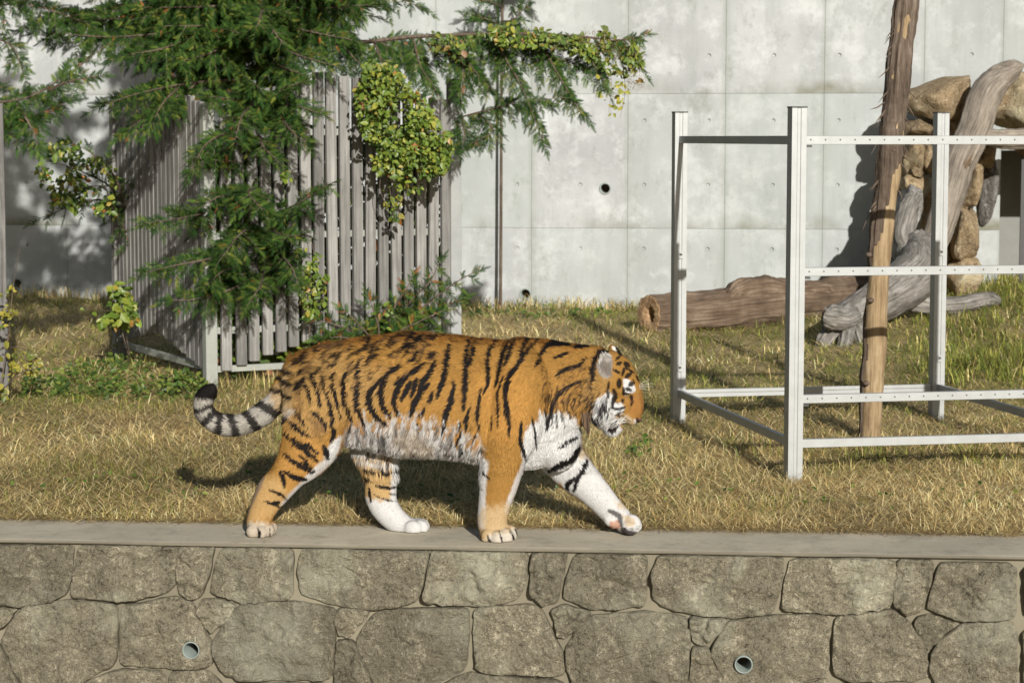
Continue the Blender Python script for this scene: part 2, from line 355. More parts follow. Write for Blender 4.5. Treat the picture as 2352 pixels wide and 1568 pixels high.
STONES = [
 LL((-60,150),(335,150),(325,290),(300,370),(230,410),(100,430),(-60,410)),
 LL((370,150),(815,150),(805,330),(760,370),(620,400),(480,400),(335,390),(325,350),(345,220)),
 LL((825,155),(985,155),(960,290),(925,380),(870,400),(815,360),(812,230)),
 LL((1020,160),(1345,160),(1340,400),(1110,415),(1060,400),(965,365),(975,290)),
 LL((1400,160),(1970,165),(1950,300),(1920,400),(1830,435),(1700,445),(1560,430),(1480,410),(1385,380),(1370,280),(1375,200)),
 LL((1990,170),(2425,175),(2410,340),(2370,400),(2280,425),(2120,425),(1960,415),(1945,380),(1965,260)),
 RR((100,175),(255,178),(235,310),(205,410),(140,430),(85,375),(85,250)),
 RR((290,190),(620,190),(612,430),(480,440),(370,445),(320,425),(235,395),(245,310)),
 RR((675,195),(1250,205),(1240,320),(1195,460),(1110,475),(1010,485),(920,470),(830,468),(700,435),(650,400),(642,280)),
 RR((1285,210),(1770,215),(1745,420),(1700,440),(1580,465),(1450,462),(1260,455),(1240,430),(1255,320)),
 RR((1775,220),(1940,222),(1915,350),(1880,450),(1810,475),(1755,420),(1755,300)),
 RR((1970,230),(2320,235),(2310,490),(2120,495),(2050,495),(1990,470),(1910,440),(1920,370),(1945,290)),
 RR((2350,235),(2800,240),(2790,500),(2500,530),(2360,470)),
 LL((-60,440),(85,440),(20,520),(-60,560)),
 LL((100,435),(300,405),(530,420),(535,540),(530,690),(380,775),(340,800),(110,800),(60,720),(10,590),(20,540),(60,490)),
 LL((560,430),(700,410),(790,385),(870,410),(905,460),(935,540),(970,600),(970,700),(900,720),(700,710),(580,700),(550,680),(550,550)),
 LL((920,400),(1000,395),(1080,430),(1040,490),(970,550),(935,520),(912,450)),
 LL((1095,425),(1330,410),(1540,440),(1535,580),(1525,765),(1300,770),(1100,770),(1030,740),(980,660),(980,590),(1020,520)),
 LL((1550,440),(1700,452),(1670,500),(1600,575),(1550,560),(1535,500)),
 LL((1720,460),(1850,445),(2150,435),(2150,560),(2140,720),(1990,790),(1730,830),(1690,720),(1640,610),(1640,570)),
 LL((2180,435),(2440,425),(2490,450),(2540,560),(2580,640),(2590,750),(2360,745),(2260,735),(2190,720),(2175,600)),
 LL((1545,590),(1625,590),(1700,760),(1710,830),(1535,830)),
 RR((180,450),(240,425),(370,460),(310,530),(240,580),(205,560),(195,500)),
 RR((370,475),(620,455),(790,480),(815,520),(810,780),(800,830),(300,830),(250,720),(245,640),(280,560),(320,510)),
 RR((820,480),(990,492),(960,540),(880,610),(830,590),(818,540)),
 RR((1000,500),(1200,475),(1440,470),(1460,520),(1455,740),(1300,790),(980,830),(940,700),(912,640),(940,580)),
 RR((825,620),(905,620),(970,780),(960,830),(810,830)),
 RR((1485,480),(1640,465),(1750,445),(1800,485),(1850,530),(1910,640),(1915,760),(1830,775),(1560,775),(1475,740),(1475,600)),
 RR((1860,485),(1920,470),(2040,510),(1980,560),(1920,630),(1885,610),(1850,520)),
 RR((2080,510),(2320,502),(2320,830),(1960,830),(1920,720),(1925,650),(1960,590)),
 RR((2350,520),(2800,540),(2800,830),(2350,830)),
 LL((350,800),(540,720),(750,730),(760,1000),(300,1000)), LL((775,735),(960,732),(1020,800),(1030,1000),(770,1000)),
 LL((1045,790),(1520,785),(1530,1000),(1040,1000)), LL((-60,585),(0,610),(60,750),(100,820),(60,1000),(-60,1000)),
 LL((1545,850),(1980,850),(1980,1000),(1545,1000)), LL((2010,800),(2150,735),(2300,755),(2590,770),(2610,1000),(2010,1000)),
 RR((270,850),(960,850),(960,1000),(270,1000)), RR((985,850),(1300,805),(1455,760),(1470,1000),(985,1000)), RR((1490,790),(1900,790),(1940,1000),(1490,1000)),
 RR((1965,850),(2330,850),(2330,1000),(1965,1000)),
]
stones = []
for si, poly in enumerate(STONES):
    pts = []
    for px, py in poly:
        q = onplane(px, py, W0, mn) - W0; pts.append((q.dot(en), q.z))
    P = np.array(pts)
    for _ in range(1):                         # rounded corners
        P = P + (P - P.mean(0)) / np.linalg.norm(P - P.mean(0), axis=1)[:, None] * .0045
        Q = np.roll(P, -1, 0); P = np.stack([.90 * P + .10 * Q, .10 * P + .90 * Q], 1).reshape(-1, 2)
    seg = np.linalg.norm(np.roll(P, -1, 0) - P, axis=1); cum = np.concatenate([[0], np.cumsum(seg)]); nP = 72
    PP = np.vstack([P, P[:1]]); tt = np.linspace(0, cum[-1], nP, endpoint=False)
    O = np.stack([np.interp(tt, cum, PP[:, 0]), np.interp(tt, cum, PP[:, 1])], 1)
    for k in range(nP):
        nv = mnoise.noise_vector(Vector((O[k, 0] * 20, O[k, 1] * 20, si))); O[k] += (nv.x * .006, nv.y * .006)
    O[:, 1] = np.minimum(O[:, 1], -.020 + rng.uniform(-.004, 0, nP))
    ce = O.mean(0); size = min(np.ptp(O[:, 0]), np.ptp(O[:, 1])); bul = .022; tlx, tly = rng.normal(0, .03, 2)
    prev = (1.0, -.04); V = []; Fc = []
    rings = [(1.0, -.06), (1.0, .000), (.992, .013), (.97, .018), (.91, .020), (.84, .022), (.76, .022), (.67, .024), (.58, .025), (.48, .026), (.38, .026), (.28, .026), (.18, .026), (.08, .026)]
    for fr, dep in rings:
        for k in range(nP):
            q = ce + (O[k] - ce) * fr
            d = dep * (bul / .026) if dep > 0 else dep
            if dep > 0:
                v3 = Vector((q[0], q[1], si * 3.1)); amp = min(1, dep / .012)
                d += amp * (tlx * (q[0] - ce[0]) + tly * (q[1] - ce[1]) + .026 * mnoise.noise(v3 * 6) + .055 * (abs(mnoise.noise(v3 * 9)) - .2) + .034 * (abs(mnoise.noise(v3 * 21)) - .15) + .016 * mnoise.noise(v3 * 45)
                            - .012 * max(0, mnoise.noise(v3 * 5 + Vector((9, 0, 0))) - .15))
                d = min(max(d, .001), .065)
            V.append(W0 + en * q[0] + Vector((0, 0, q[1])) + mn * (d - .012))
    V.append(W0 + en * ce[0] + Vector((0, 0, ce[1])) + mn * (bul - .008))
    for r_ in range(len(rings) - 1):
        for k in range(nP):
            k2 = (k + 1) % nP; Fc.append((r_ * nP + k, r_ * nP + k2, (r_ + 1) * nP + k2, (r_ + 1) * nP + k))
    L = len(V) - 1; b0 = (len(rings) - 1) * nP
    for k in range(nP): Fc.append((b0 + k, b0 + (k + 1) % nP, L))
    Fc.append(tuple(reversed(range(nP))))
    Fc = [tuple(reversed(f)) for f in Fc] if False else Fc
    stones.append(mk('stone', V, Fc, M_stone, rw, smooth=True))
def pipe(c, axis, ro, ri, out, depth, parent, matt):
    """open pipe; axis points outwards"""
    q = Vector(axis).to_track_quat('Z', 'Y').to_matrix(); V = []; Fc = []; n = 28
    pr = [(ro, -depth), (ro, out - .003), (ro - .002, out), (ri + .002, out), (ri, out - .003), (ri, -depth)]
    for r_, z in pr:
        for k in range(n):
            t = 2 * math.pi * k / n; V.append(Vector(c) + q @ Vector((r_ * math.cos(t), r_ * math.sin(t), z)))
    for i in range(len(pr) - 1):
        for k in range(n): Fc.append((i * n + k, i * n + (k + 1) % n, (i + 1) * n + (k + 1) % n, (i + 1) * n + k))
    o = mk('drain_pipe', V, Fc, matt, parent, True)
    V = [Vector(c) + q @ Vector((ri * math.cos(2 * math.pi * k / n), ri * math.sin(2 * math.pi * k / n), -depth + .01)) for k in range(n)]
    mk('silt', V, [tuple(range(n))], M_soil, o)
    return o
for (px, py, si) in ((440, 1491, 15), (1708, 1524, 25)):
    c = onplane(px, py, W0 + mn * .012, mn)
    cut([stones[si], mo], c, -mn, .0425, .24); pipe(c, mn, .042, .036, .018, .20, rw, M_pvc)

# ------------------------------------------------------------------ concrete wall behind
WA = Vector((0, 23.5, 0)); we = Vector((1, -.12, 0)).normalized(); wn = Vector((-.12, -1, 0)).normalized()
cw = empty('concrete_wall', (0, 23.5, 0), 'tall grey board-formed concrete wall with tie holes and green seam stains', 'concrete wall')
def wp(s, z, d=0.0): return WA + we * s + wn * d + Vector((0, 0, z))
seams = []
s_ = 1.247
pitch = 1.035; cols = []
lo = [1.247 + pitch * k for k in range(-13, 4)]; cols = list(zip(lo[:-1], lo[1:])) + [(lo[-1], 5.16), (5.16, 6.4)]
hi = [6.4 + pitch * k for k in range(6)]; cols += list(zip(hi[:-1], hi[1:]))
rowsz = [(-.35, .937), (.937, 2.369), (2.369, 3.80), (3.80, 5.2)]
HS = [.056 + .683 * k for k in range(-20, 20)]; HZ = [.72 + .683 * k for k in range(-1, 8)]
panels = []
def make_panel(s0, s1, z0, z1):
    g_ = .0015; s0 += g_; s1 -= g_; z0 += g_; z1 -= g_
    hs = [h for h in HS if s0 + .05 < h < s1 - .05]; hz = [h for h in HZ if z0 + .05 < h < z1 - .05]
    bs = [s0] + [(a + b) / 2 for a, b in zip(hs[:-1], hs[1:])] + [s1]; bz = [z0] + [(a + b) / 2 for a, b in zip(hz[:-1], hz[1:])] + [z1]
    V = []; Fc = []
    def add(*p):
        V.extend(p); return len(V) - len(p)
    ch = .006; dz_ = .03
    if hs and hz:
        for i, hx in enumerate(hs):
            for j, hzz in enumerate(hz):
                a0, a1, c0, c1 = bs[i], bs[i + 1], bz[j], bz[j + 1]
                outer = [(a1, hzz), (a1, c1), (hx, c1), (a0, c1), (a0, hzz), (a0, c0), (hx, c0), (a1, c0)]
                o = add(*[wp(x, z, 0) for x, z in outer])
                rr = .021
                o1 = add(*[wp(hx + rr * math.cos(k * math.pi / 4), hzz + rr * math.sin(k * math.pi / 4), 0) for k in range(8)])
                o2 = add(*[wp(hx + rr * .75 * math.cos(k * math.pi / 4), hzz + rr * .75 * math.sin(k * math.pi / 4), -.02) for k in range(8)])
                for k in range(8):
                    k2 = (k + 1) % 8
                    Fc.append((o + k, o + k2, o1 + k2, o1 + k)); Fc.append((o1 + k, o1 + k2, o2 + k2, o2 + k))
                Fc.append(tuple(o2 + k for k in range(8)))
    else:
        o = add(wp(s0, z0), wp(s1, z0), wp(s1, z1), wp(s0, z1)); Fc.append((o, o + 1, o + 2, o + 3))
    o = add(wp(s0, z0), wp(s1, z0), wp(s1, z1), wp(s0, z1), wp(s0, z0, -dz_), wp(s1, z0, -dz_), wp(s1, z1, -dz_), wp(s0, z1, -dz_))
    for a, b in ((0, 1), (1, 2), (2, 3), (3, 0)): Fc.append((o + b, o + a, o + 4 + a, o + 4 + b))
    Fc.append((o + 7, o + 6, o + 5, o + 4))
    ob = mk('panel', V, Fc, M_wall, cw)
    bm = bmesh.new(); bm.from_mesh(ob.data); bmesh.ops.remove_doubles(bm, verts=bm.verts[:], dist=.0004); bmesh.ops.recalc_face_normals(bm, faces=bm.faces[:])
    uv = bm.loops.layers.uv.new('UVMap')
    for f in bm.faces:
        for l in f.loops:
            q = l.vert.co - WA; l[uv].uv = ((q.dot(we) - s0) / (s1 - s0), (q.z - z0) / (z1 - z0))
    bm.to_mesh(ob.data); bm.free()
    return ob
for (a, b) in cols:
    for (c, d) in rowsz:
        if a == 5.16:
            if d < 1.7: continue
            if c < 1.77: c = 1.77
        panels.append((make_panel(a, b, c, d), a, b, c, d))
def wbox(s0, s1, z0, z1, d0, d1):
    V = [wp(s, z, d) for d in (d0, d1) for s, z in ((s0, z0), (s1, z0), (s1, z1), (s0, z1))]
    return V, [(0, 1, 2, 3), (7, 6, 5, 4), (0, 4, 5, 1), (1, 5, 6, 2), (2, 6, 7, 3), (3, 7, 4, 0)]
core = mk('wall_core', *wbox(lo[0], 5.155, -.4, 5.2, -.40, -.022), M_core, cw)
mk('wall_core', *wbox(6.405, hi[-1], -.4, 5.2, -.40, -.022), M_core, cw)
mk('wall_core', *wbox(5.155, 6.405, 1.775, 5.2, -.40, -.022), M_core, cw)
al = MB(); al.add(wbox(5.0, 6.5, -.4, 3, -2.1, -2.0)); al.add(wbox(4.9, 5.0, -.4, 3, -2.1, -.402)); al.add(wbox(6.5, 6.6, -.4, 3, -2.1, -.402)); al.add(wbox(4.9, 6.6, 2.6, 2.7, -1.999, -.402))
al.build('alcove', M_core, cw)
mk('gate_bar', *wbox(5.40, 5.45, .1, 1.775, -.30, -.25), M_dark, cw)
mk('gate_bar', *wbox(5.80, 5.85, .1, 1.775, -.30, -.25), M_dark, cw)
for (px, py) in ((1390, 433), (1207, 675), (40, 652)):
    c = onplane(px, py, WA, wn); s0 = (c - WA).dot(we)
    for pn in panels:
        if pn[1] < s0 < pn[2] and pn[3] < c.z < pn[4]: cut([pn[0], core], c, -wn, .0655, .30)
    pipe(c, wn, .065, .049, .012, .25, cw, M_pvc)

# ------------------------------------------------------------------ slatted tree guard
FC = Vector((-2.30, 16.5)); FRt = Vector((-.465, 17.42)); FLf = Vector((-3.36, 18.55))
fence = empty('slatted_fence', (FC.x, FC.y, 0), 'grey weathered slat fence cornered around the conifer trunk', 'fence')
def face(A, B, n, sign, offs):
    d = (B - A); L = d.length; d = d / L; out = Vector((d.y, -d.x)) * sign; rz = math.atan2(d.y, d.x)
    step = (L - .10) / n; me = None
    for i in range(n):
        t = .085 + (i + .45) * step
        c = A + d * t + out * .005; h = 2.04 + rng.uniform(-.012, .012)
        z0 = .14 + offs(i / (n - 1)) + rng.uniform(-.006, .006)
        if me is None:
            V, Fc = box((0, 0, 0), (.081, .040, 1.0)); me = bpy.data.meshes.new('slat'); me.from_pydata(V, [], Fc)
            bm = bmesh.new(); bm.from_mesh(me); bmesh.ops.bevel(bm, geom=bm.edges[:], offset=.003, segments=1, affect='EDGES'); bm.to_mesh(me); bm.free()
        o = link('slat', me, M_slat, fence); o.location = (c.x, c.y, z0 + h / 2); o.scale = (1, 1, h)
        o.rotation_euler = (rng.normal(0, .002), rng.normal(0, .004), rz + rng.normal(0, .02))
    return d, out, L
d1, o1, L1 = face(FC, FRt, 18, 1, lambda t: .24 * min(t / .45, (1.06 - t) / .61))
d2, o2, L2 = face(FC, FLf, 21, -1, lambda t: .20 * min(t / .5, (1.1 - t) / .6))
def rail3(A, d, out, L, z, off, hh, mat_, name='rail'):
    a = A + d * .05 + out * off; b = A + d * (L - .04) + out * off
    mk(name, *bar((a.x, a.y, z), (b.x, b.y, z), .035, hh), mat_, fence)
for (d_, o_, L_) in ((d1, o1, L1), (d2, o2, L2)):
    rail3(FC, d_, o_, L_, .145, -.034, .048, M_paint)
    for z in (.44, 1.16, 1.95): rail3(FC, d_, o_, L_, z, -.034, .05, M_paint)
ang1 = math.atan2(d1.y, d1.x)
for P_, hh in ((FC, 2.16), (FRt, 2.20), (FLf, 2.16)):
    o = mk('post', *box((P_.x, P_.y, hh / 2 - .05 + gzf(P_.x, P_.y) * .5), (.092, .092, hh + .1), ang1), M_paint if P_ is FC else (M_alu if P_ is FRt else M_slat), fence); bevel_obj(o, .004)
o = mk('post_cap', *box((FRt.x, FRt.y, 2.2 + .085), (.088, .088, .17), ang1), M_slat, fence)

# ------------------------------------------------------------------ aluminium frame
FD = Vector((.983, .184, 0)).normalized(); FP0 = Vector((1.573, 12.07, 0)); FP1 = Vector((1.112, 14.50, 0)); FP2 = FP1 + FD * 1.83; FP3 = FP0 + FD * 1.83
fz = math.atan2(FD.y, FD.x); FN = Vector((FD.y, -FD.x, 0))       # FN points to the viewer
frame = empty('metal_frame', tuple(FP0), 'open aluminium box frame of posts and drilled rails round the bare trunk', 'metal frame')
for P_ in (FP0, FP1, FP2, FP3):
    zb = gzf(P_.x, P_.y) - .05
    prof = [(-.042, -.042), (-.012, -.042), (-.008, -.038), (.008, -.038), (.012, -.042), (.042, -.042), (.042, .042), (-.042, .042)]
    Mz = Matrix.Rotation(fz, 3, 'Z'); V = []; k_ = len(prof)
    for z in (zb, 2.07): V += [P_ + Mz @ Vector((a, b, 0)) + Vector((0, 0, z)) for a, b in prof]
    Fc = [tuple(reversed(range(k_))), tuple(range(k_, 2 * k_))] + [(i, (i + 1) % k_, k_ + (i + 1) % k_, k_ + i) for i in range(k_)]
    o = mk('post', V, Fc, M_alu, frame)
    mk('cap', *box((P_.x, P_.y, 2.074), (.090, .090, .008), fz), M_dark, o)
def frail(A, B, z, sec, name='rail', off=Vector((0, 0, 0)), inset=.043):
    d = (B - A).normalized(); a = A + d * inset + off; b = B - d * inset + off
    return mk(name, *bar((a.x, a.y, z), (b.x, b.y, z), sec[0], sec[1]), M_alu, frame)
disc_mb = None
for z, holes in ((1.893, True), (1.165, True), (.455, True), (.205, False)):
    o = frail(FP0, FP3, z, (.03, .048)); bevel_obj(o, .002)
    if holes:  # dark discs stand in for the shaded drill holes
        mb = MB()
        for k in range(21):
            c = FP0 + FD * (.075 + k * .0855) + FN * .0152 + Vector((0, 0, z + .002))
            n_ = 8; V = [c + FD * .0048 * math.cos(2 * math.pi * q / n_) + Vector((0, 0, .0048 * math.sin(2 * math.pi * q / n_))) for q in range(n_)]
            V += [v + FN * .0008 for v in V]
            mb.add((V, [tuple(range(n_, 2 * n_))] + [(i, (i + 1) % n_, n_ + (i + 1) % n_, n_ + i) for i in range(n_)]))
        h_ = mb.build('hole_discs', M_dark, o); h_['kind'] = 'stuff'
        bk = mk('bracket', *box(tuple(FP0 + FD * .062 + FN * .004 + Vector((0, 0, z - .033))), (.04, .03, .012), fz), M_dark, o)
for z in (1.893, .205): bevel_obj(frail(FP0, FP1, z, (.03, .048)), .002)
frail(FP1, FP2, .215, (.03, .022)); mk('rail', *bar(tuple(FP1 + FD * .043 + FN * .008 + Vector((0, 0, .188))), tuple(FP2 - FD * .043 + FN * .008 + Vector((0, 0, .188))), .014, .026), M_alu, frame)
frail(FP2, FP3, .205, (.03, .048))
for P_, zs in ((FP1, (1.13, .375)), (FP2, (1.13, .405))):
    for z in zs:
        o = mk('bracket', *box(tuple(P_ + FN * .045 + Vector((0, 0, z))), (.032, .008, .045), fz), M_alu, frame)
        mk('bolt', *box(tuple(P_ + FN * .051 + Vector((0, 0, z + .005))), (.016, .012, .012), fz), M_dark, o)

# ------------------------------------------------------------------ bare trunk standing in the frame
def rough_tube(P, Rr, n, m, amp, fr, seed, ref=Vector((0, 1, 0)), ridge=0.0):
    """resampled tube with bark-like relief; P list of (x,y,z), Rr radii"""
    global LAST_G
    Q = resample([tuple(p) + (r,) for p, r in zip(P, Rr)], m); LAST_G = []; arc = 0.0
    V, Fc = tube([Vector(q[:3]) for q in Q], [float(q[3]) for q in Q], None, ref, n)
    for i in range(m):
        c = Vector(Q[i][:3]); arc += float(np.linalg.norm(Q[i][:3] - Q[max(i - 1, 0)][:3]))
        for k in range(n):
            LAST_G.append((math.cos(2 * math.pi * k / n) * Q[i][3], math.sin(2 * math.pi * k / n) * Q[i][3], arc + seed))
            v = V[i * n + k]; d = (v - c); r_ = d.length or 1e-6; t = 2 * math.pi * k / n
            a = mnoise.noise(v * fr + Vector((seed, 0, 0))) * amp + mnoise.noise(v * fr * 2.7 + Vector((0, seed, 0))) * amp * .5
            if ridge: a += ridge * abs(mnoise.noise(Vector((math.cos(t) * 3.6, math.sin(t) * 3.6, i * 3.0 / m + seed))))
            V[i * n + k] = c + d * ((r_ + a) / r_)
    return V, Fc
tp = [(1997,1050,24),(1999,1000,24),(2003,900,25),(2009,800,25),(2014,700,24),(2020,620,22),(2028,520,25),(2036,450,24),(2044,380,26),(2050,320,25),(2057,240,24),(2064,160,25),(2074,70,24),(2083,0,24),(2092,-90,22),(2105,-220,20)]
TY = 13.55
trunk = empty('bare_trunk', tuple(at(1997, 1020, TY)), 'upright dead tree trunk, bark peeling from golden wood, inside the metal frame', 'tree trunk')
P3 = [at(a, b, TY) for a, b, r in tp]; Rr = [r * TY / F for a, b, r in tp]
V, Fc = rough_tube(P3, Rr, 26, 130, .006, 7, 3.0, ridge=.008)
wood = mk('barkless_wood', V, Fc, M_bare, trunk, True)
# bark: a rough sheath that covers the upper trunk and the left side lower down
V, Fc = rough_tube(P3, [r + .006 for r in Rr], 30, 160, .010, 8, 7.0, ridge=.016)
keep = []; VV = [Vector(v) for v in V]
px_, py_ = topx(np.array([tuple(v) for v in VV]))
for f in Fc:
    if len(f) > 4: continue
    cx_ = sum(px_[i] for i in f) / 4; cy_ = sum(py_[i] for i in f) / 4
    cen = np.interp(cy_, [q[1] for q in reversed(tp)], [q[0] for q in reversed(tp)])
    cc = sum((VV[i] for i in f), Vector()) / 4
    nz = mnoise.noise(Vector((cc.x * 9, cc.y * 9, cc.z * 2.2))) * 16 + mnoise.noise(cc * 22) * 6
    back = cc.y > TY + .03
    lim = np.interp(cy_, [0, 330, 400, 520, 640, 760, 900, 1020], [60, 45, 8, 4, -30, -16, -8, -12])
    if (cx_ - cen + nz < lim) or back: keep.append(f)
mk('bark', V, keep, M_bark, trunk)
for k in range(22):                                     # loose bark strips and twig stubs
    py = rng.uniform(60, 520); cen = np.interp(py, [q[1] for q in reversed(tp)], [q[0] for q in reversed(tp)])
    s = -1 if rng.random() < .75 else 1; L = rng.uniform(15, 60)
    p0 = at(cen + s * 20, py, TY - .03); p1 = at(cen + s * (24 + L * .25), py + L * .4, TY - .05); p2 = at(cen + s * (24 + L * .5), py + L * rng.uniform(.6, 1.1), TY - .05)
    mk('bark_strip', *tube([p0, p1, p2], [.005, .0035, .001], None, Vector((0, 1, 0)), 5), M_bark, trunk)
for a, b, c_, d in ((2040, 230, 1998, 252), (2030, 440, 1990, 492), (2028, 450, 1995, 500)):
    mk('bark_strip', *tube([at(a, b, TY), at((a + c_) / 2 - 4, (b + d) / 2 + 6, TY - .05), at(c_, d, TY - .06)], [.006, .004, .001], None, Vector((0, 1, 0)), 6), M_bark, trunk)
for (a, b, s) in ((1996, 585, -1), (2052, 345, 1), (2000, 690, -1), (1990, 880, -1)):
    c = at(a, b, TY - .06); mk('knot', *ellipsoid(c, (Vector((.022, 0, 0)), Vector((0, .03, 0)), Vector((0, 0, .017))), 10, 8), M_bark, trunk, True)

# ------------------------------------------------------------------ fallen logs and driftwood
def pxr(a, b, r, Y): return at(a, b, Y), r * Y / F
LY = 20.9
lp = [(1490,724,43,20.7),(1530,722,44,20.8),(1600,719,45,20.9),(1690,708,46,21.1),(1780,698,47,21.3),(1880,690,46,21.6),(1985,680,42,22.0),(2030,676,34,22.2)]
log = empty('fallen_log', tuple(at(1512, 768, 20.7)), 'long brown fallen log with a hollow sawn end, lying along the wall', 'log')
PR = [pxr(*q) for q in lp]; V, Fc = rough_tube([p for p, r in PR], [r for p, r in PR], 64, 140, .022, 5, 1.5, Vector((0, 0, 1)), .05)
V2 = []
n_ = 64
bm_ = Fc[:-2] + [Fc[-1]]
grained(mk('trunk', V, bm_, M_log, log, True))
ring0 = [V[k] for k in range(n_)]; c0 = sum(ring0, Vector()) / n_; axis0 = (PR[0][0] - PR[1][0]).normalized()
VV = []; FF = []
for i, (fr, dp) in enumerate(((1.0, 0), (.93, .006), (.75, .004), (.55, .002), (.40, -.01), (.30, -.10), (.18, -.22))):
    for k in range(n_):
        wv = 1 + (.22 * mnoise.noise(Vector((k * .4, i * 3, 4))) if 2 < i else 0)
        VV.append(c0 + (ring0[k] - c0) * fr * wv + axis0 * (dp + .004 * mnoise.noise(Vector((k * .9, i, 0)))))
for i in range(6):
    for k in range(n_): FF.append((i * n_ + (k + 1) % n_, i * n_ + k, (i + 1) * n_ + k, (i + 1) * n_ + (k + 1) % n_))
FF.append(tuple(reversed([6 * n_ + k for k in range(n_)])))
m_, nt_, b_ = newmat('sawn end'); p_ = posn(nt_)
c_ = ramp(nt_, noise(nt_, p_, 14, 6, .7), [(.35, (.10, .055, .025)), (.5, (.30, .19, .10)), (.68, (.46, .33, .18))]); nt_.links.new(c_, b_.inputs['Base Color']); b_.inputs['Roughness'].default_value = .9
bump(nt_, b_, noise(nt_, p_, 30, 5), .6, .01)
mk('sawn_end', VV, FF, m_, log)
PR = [pxr(*q) for q in ((1672,682,10,20.95),(1700,670,26,21.05),(1750,663,26,21.15),(1820,668,24,21.3),(1900,674,14,21.5))]
V, Fc = rough_tube([p for p, r in PR], [r for p, r in PR], 44, 60, .02, 6, 9.5, Vector((0, 0, 1)), .04); grained(mk('bulge', V, Fc, M_log, log, True))
PR = [pxr(*q) for q in ((1880,682,30,20.6),(1950,668,34,20.9),(2010,655,32,21.3))]

dw = empty('driftwood', tuple(at(1900, 800, 19.3)), 'pale grey driftwood stump with splayed roots beside the fallen log', 'driftwood')
def limb(name, pts, n=48, m=80, amp=.014, fr=6, ridge=.034, mat_=M_drift, parent=dw, seed=None):
    PR = [pxr(*q) for q in pts]; V, Fc = rough_tube([p for p, r in PR], [r for p, r in PR], n, m, amp, fr, rng.uniform(0, 50) if seed is None else seed, Vector((0, 1, 0)), ridge)
    return grained(mk(name, V, Fc, mat_, parent, True))
limb('trunk', [(1905,765,20,19.3),(1940,735,34,19.4),(1990,705,42,19.6),(2050,670,50,19.9),(2105,630,54,20.3),(2120,590,46,20.6),(2110,555,30,20.8)])
limb('root', [(1960,730,26,19.4),(1915,760,22,19.2),(1890,795,17,19.1),(1884,830,8,19.1)])
limb('root', [(1950,725,28,19.4),(1930,732,27,19.1),(1906,728,26,19.0),(1896,726,14,19.0)], amp=.01)
limb('root', [(1960,745,24,19.5),(1975,775,17,19.2),(1985,810,10,19.1),(1990,830,4,19.1)])
limb('root', [(1945,750,20,19.3),(1940,790,14,19.0),(1925,830,7,19.0)])
limb('branch', [(2095,690,26,20.3),(2150,702,19,20.3),(2210,699,17,20.4),(2262,688,16,20.5),(2285,690,11,20.5),(2288,700,4,20.5)], amp=.01)
limb('branch', [(2100,620,34,20.6),(2085,570,26,20.8),(2075,530,24,20.9),(2085,480,22,21.1),(2100,450,14,21.2)])

lean = empty('leaning_trunk', tuple(at(2130, 690, 21.0)), 'weathered grey trunk leaning against the rock pile', 'log')
limb('trunk', [(2118,690,30,20.9),(2130,610,28,20.9),(2158,520,30,21.0),(2184,440,31,21.1),(2206,365,32,21.2),(2240,285,34,21.3),(2264,215,33,21.4),(2292,180,29,21.5),(2326,160,20,21.5),(2345,152,8,21.6)], parent=lean, mat_=M_lean)
limb('branch', [(2240,310,26,21.3),(2275,318,18,21.3),(2330,318,20,21.4),(2420,312,20,21.5),(2500,306,18,21.6)], parent=lean, mat_=M_lean)
limb('branch', [(2230,345,18,21.2),(2215,375,12,21.1),(2200,412,8,21.1),(2192,440,3,21.1)], parent=lean, mat_=M_log)

# ------------------------------------------------------------------ rock pile
def rock(cx, cy, rx, ry, Y, seed, mat_, lab, ang=0.0, dep=None, rough=.10):
    bm = bmesh.new(); bmesh.ops.create_icosphere(bm, subdivisions=4, radius=1.0); c = at(cx, cy, Y); k = Y / F
    sx, sz = rx * k * 1.10, ry * k * 1.10; sy = dep or (sx * sz) ** .5
    rr_ = np.random.default_rng(int(seed) + 40); pl = [(Vector(nrm(rr_.normal(0, 1, 3))), rr_.uniform(.66, .88)) for _ in range(13)]
    for v in bm.verts:
        p = v.co.copy()
        q = Vector([math.copysign(abs(a) ** .78, a) for a in p])
        for n__, d__ in pl:
            e__ = q.dot(n__) - d__
            if e__ > 0: q = q - n__ * e__ * .92
        q = q * 1.12
        d = 1 + rough * 1.5 * mnoise.noise(p * 1.3 + Vector((seed, 0, 0))) + rough * .8 * mnoise.noise(p * 3.1 + Vector((0, seed, 0))) + rough * .35 * mnoise.noise(p * 8 + Vector((0, 0, seed)))
        q = q * d; v.co = Vector((q.x * sx, q.y * sy, q.z * sz))
    bmesh.ops.rotate(bm, verts=bm.verts, cent=(0, 0, 0), matrix=Matrix.Rotation(ang, 3, 'Y'))
    me = bpy.data.meshes.new('boulder'); bm.to_mesh(me); bm.free()
    o = link('boulder', me, mat_, None, True); o.location = c; tag(o, lab, 'rock', 'boulders stacked against the wall')
    return o
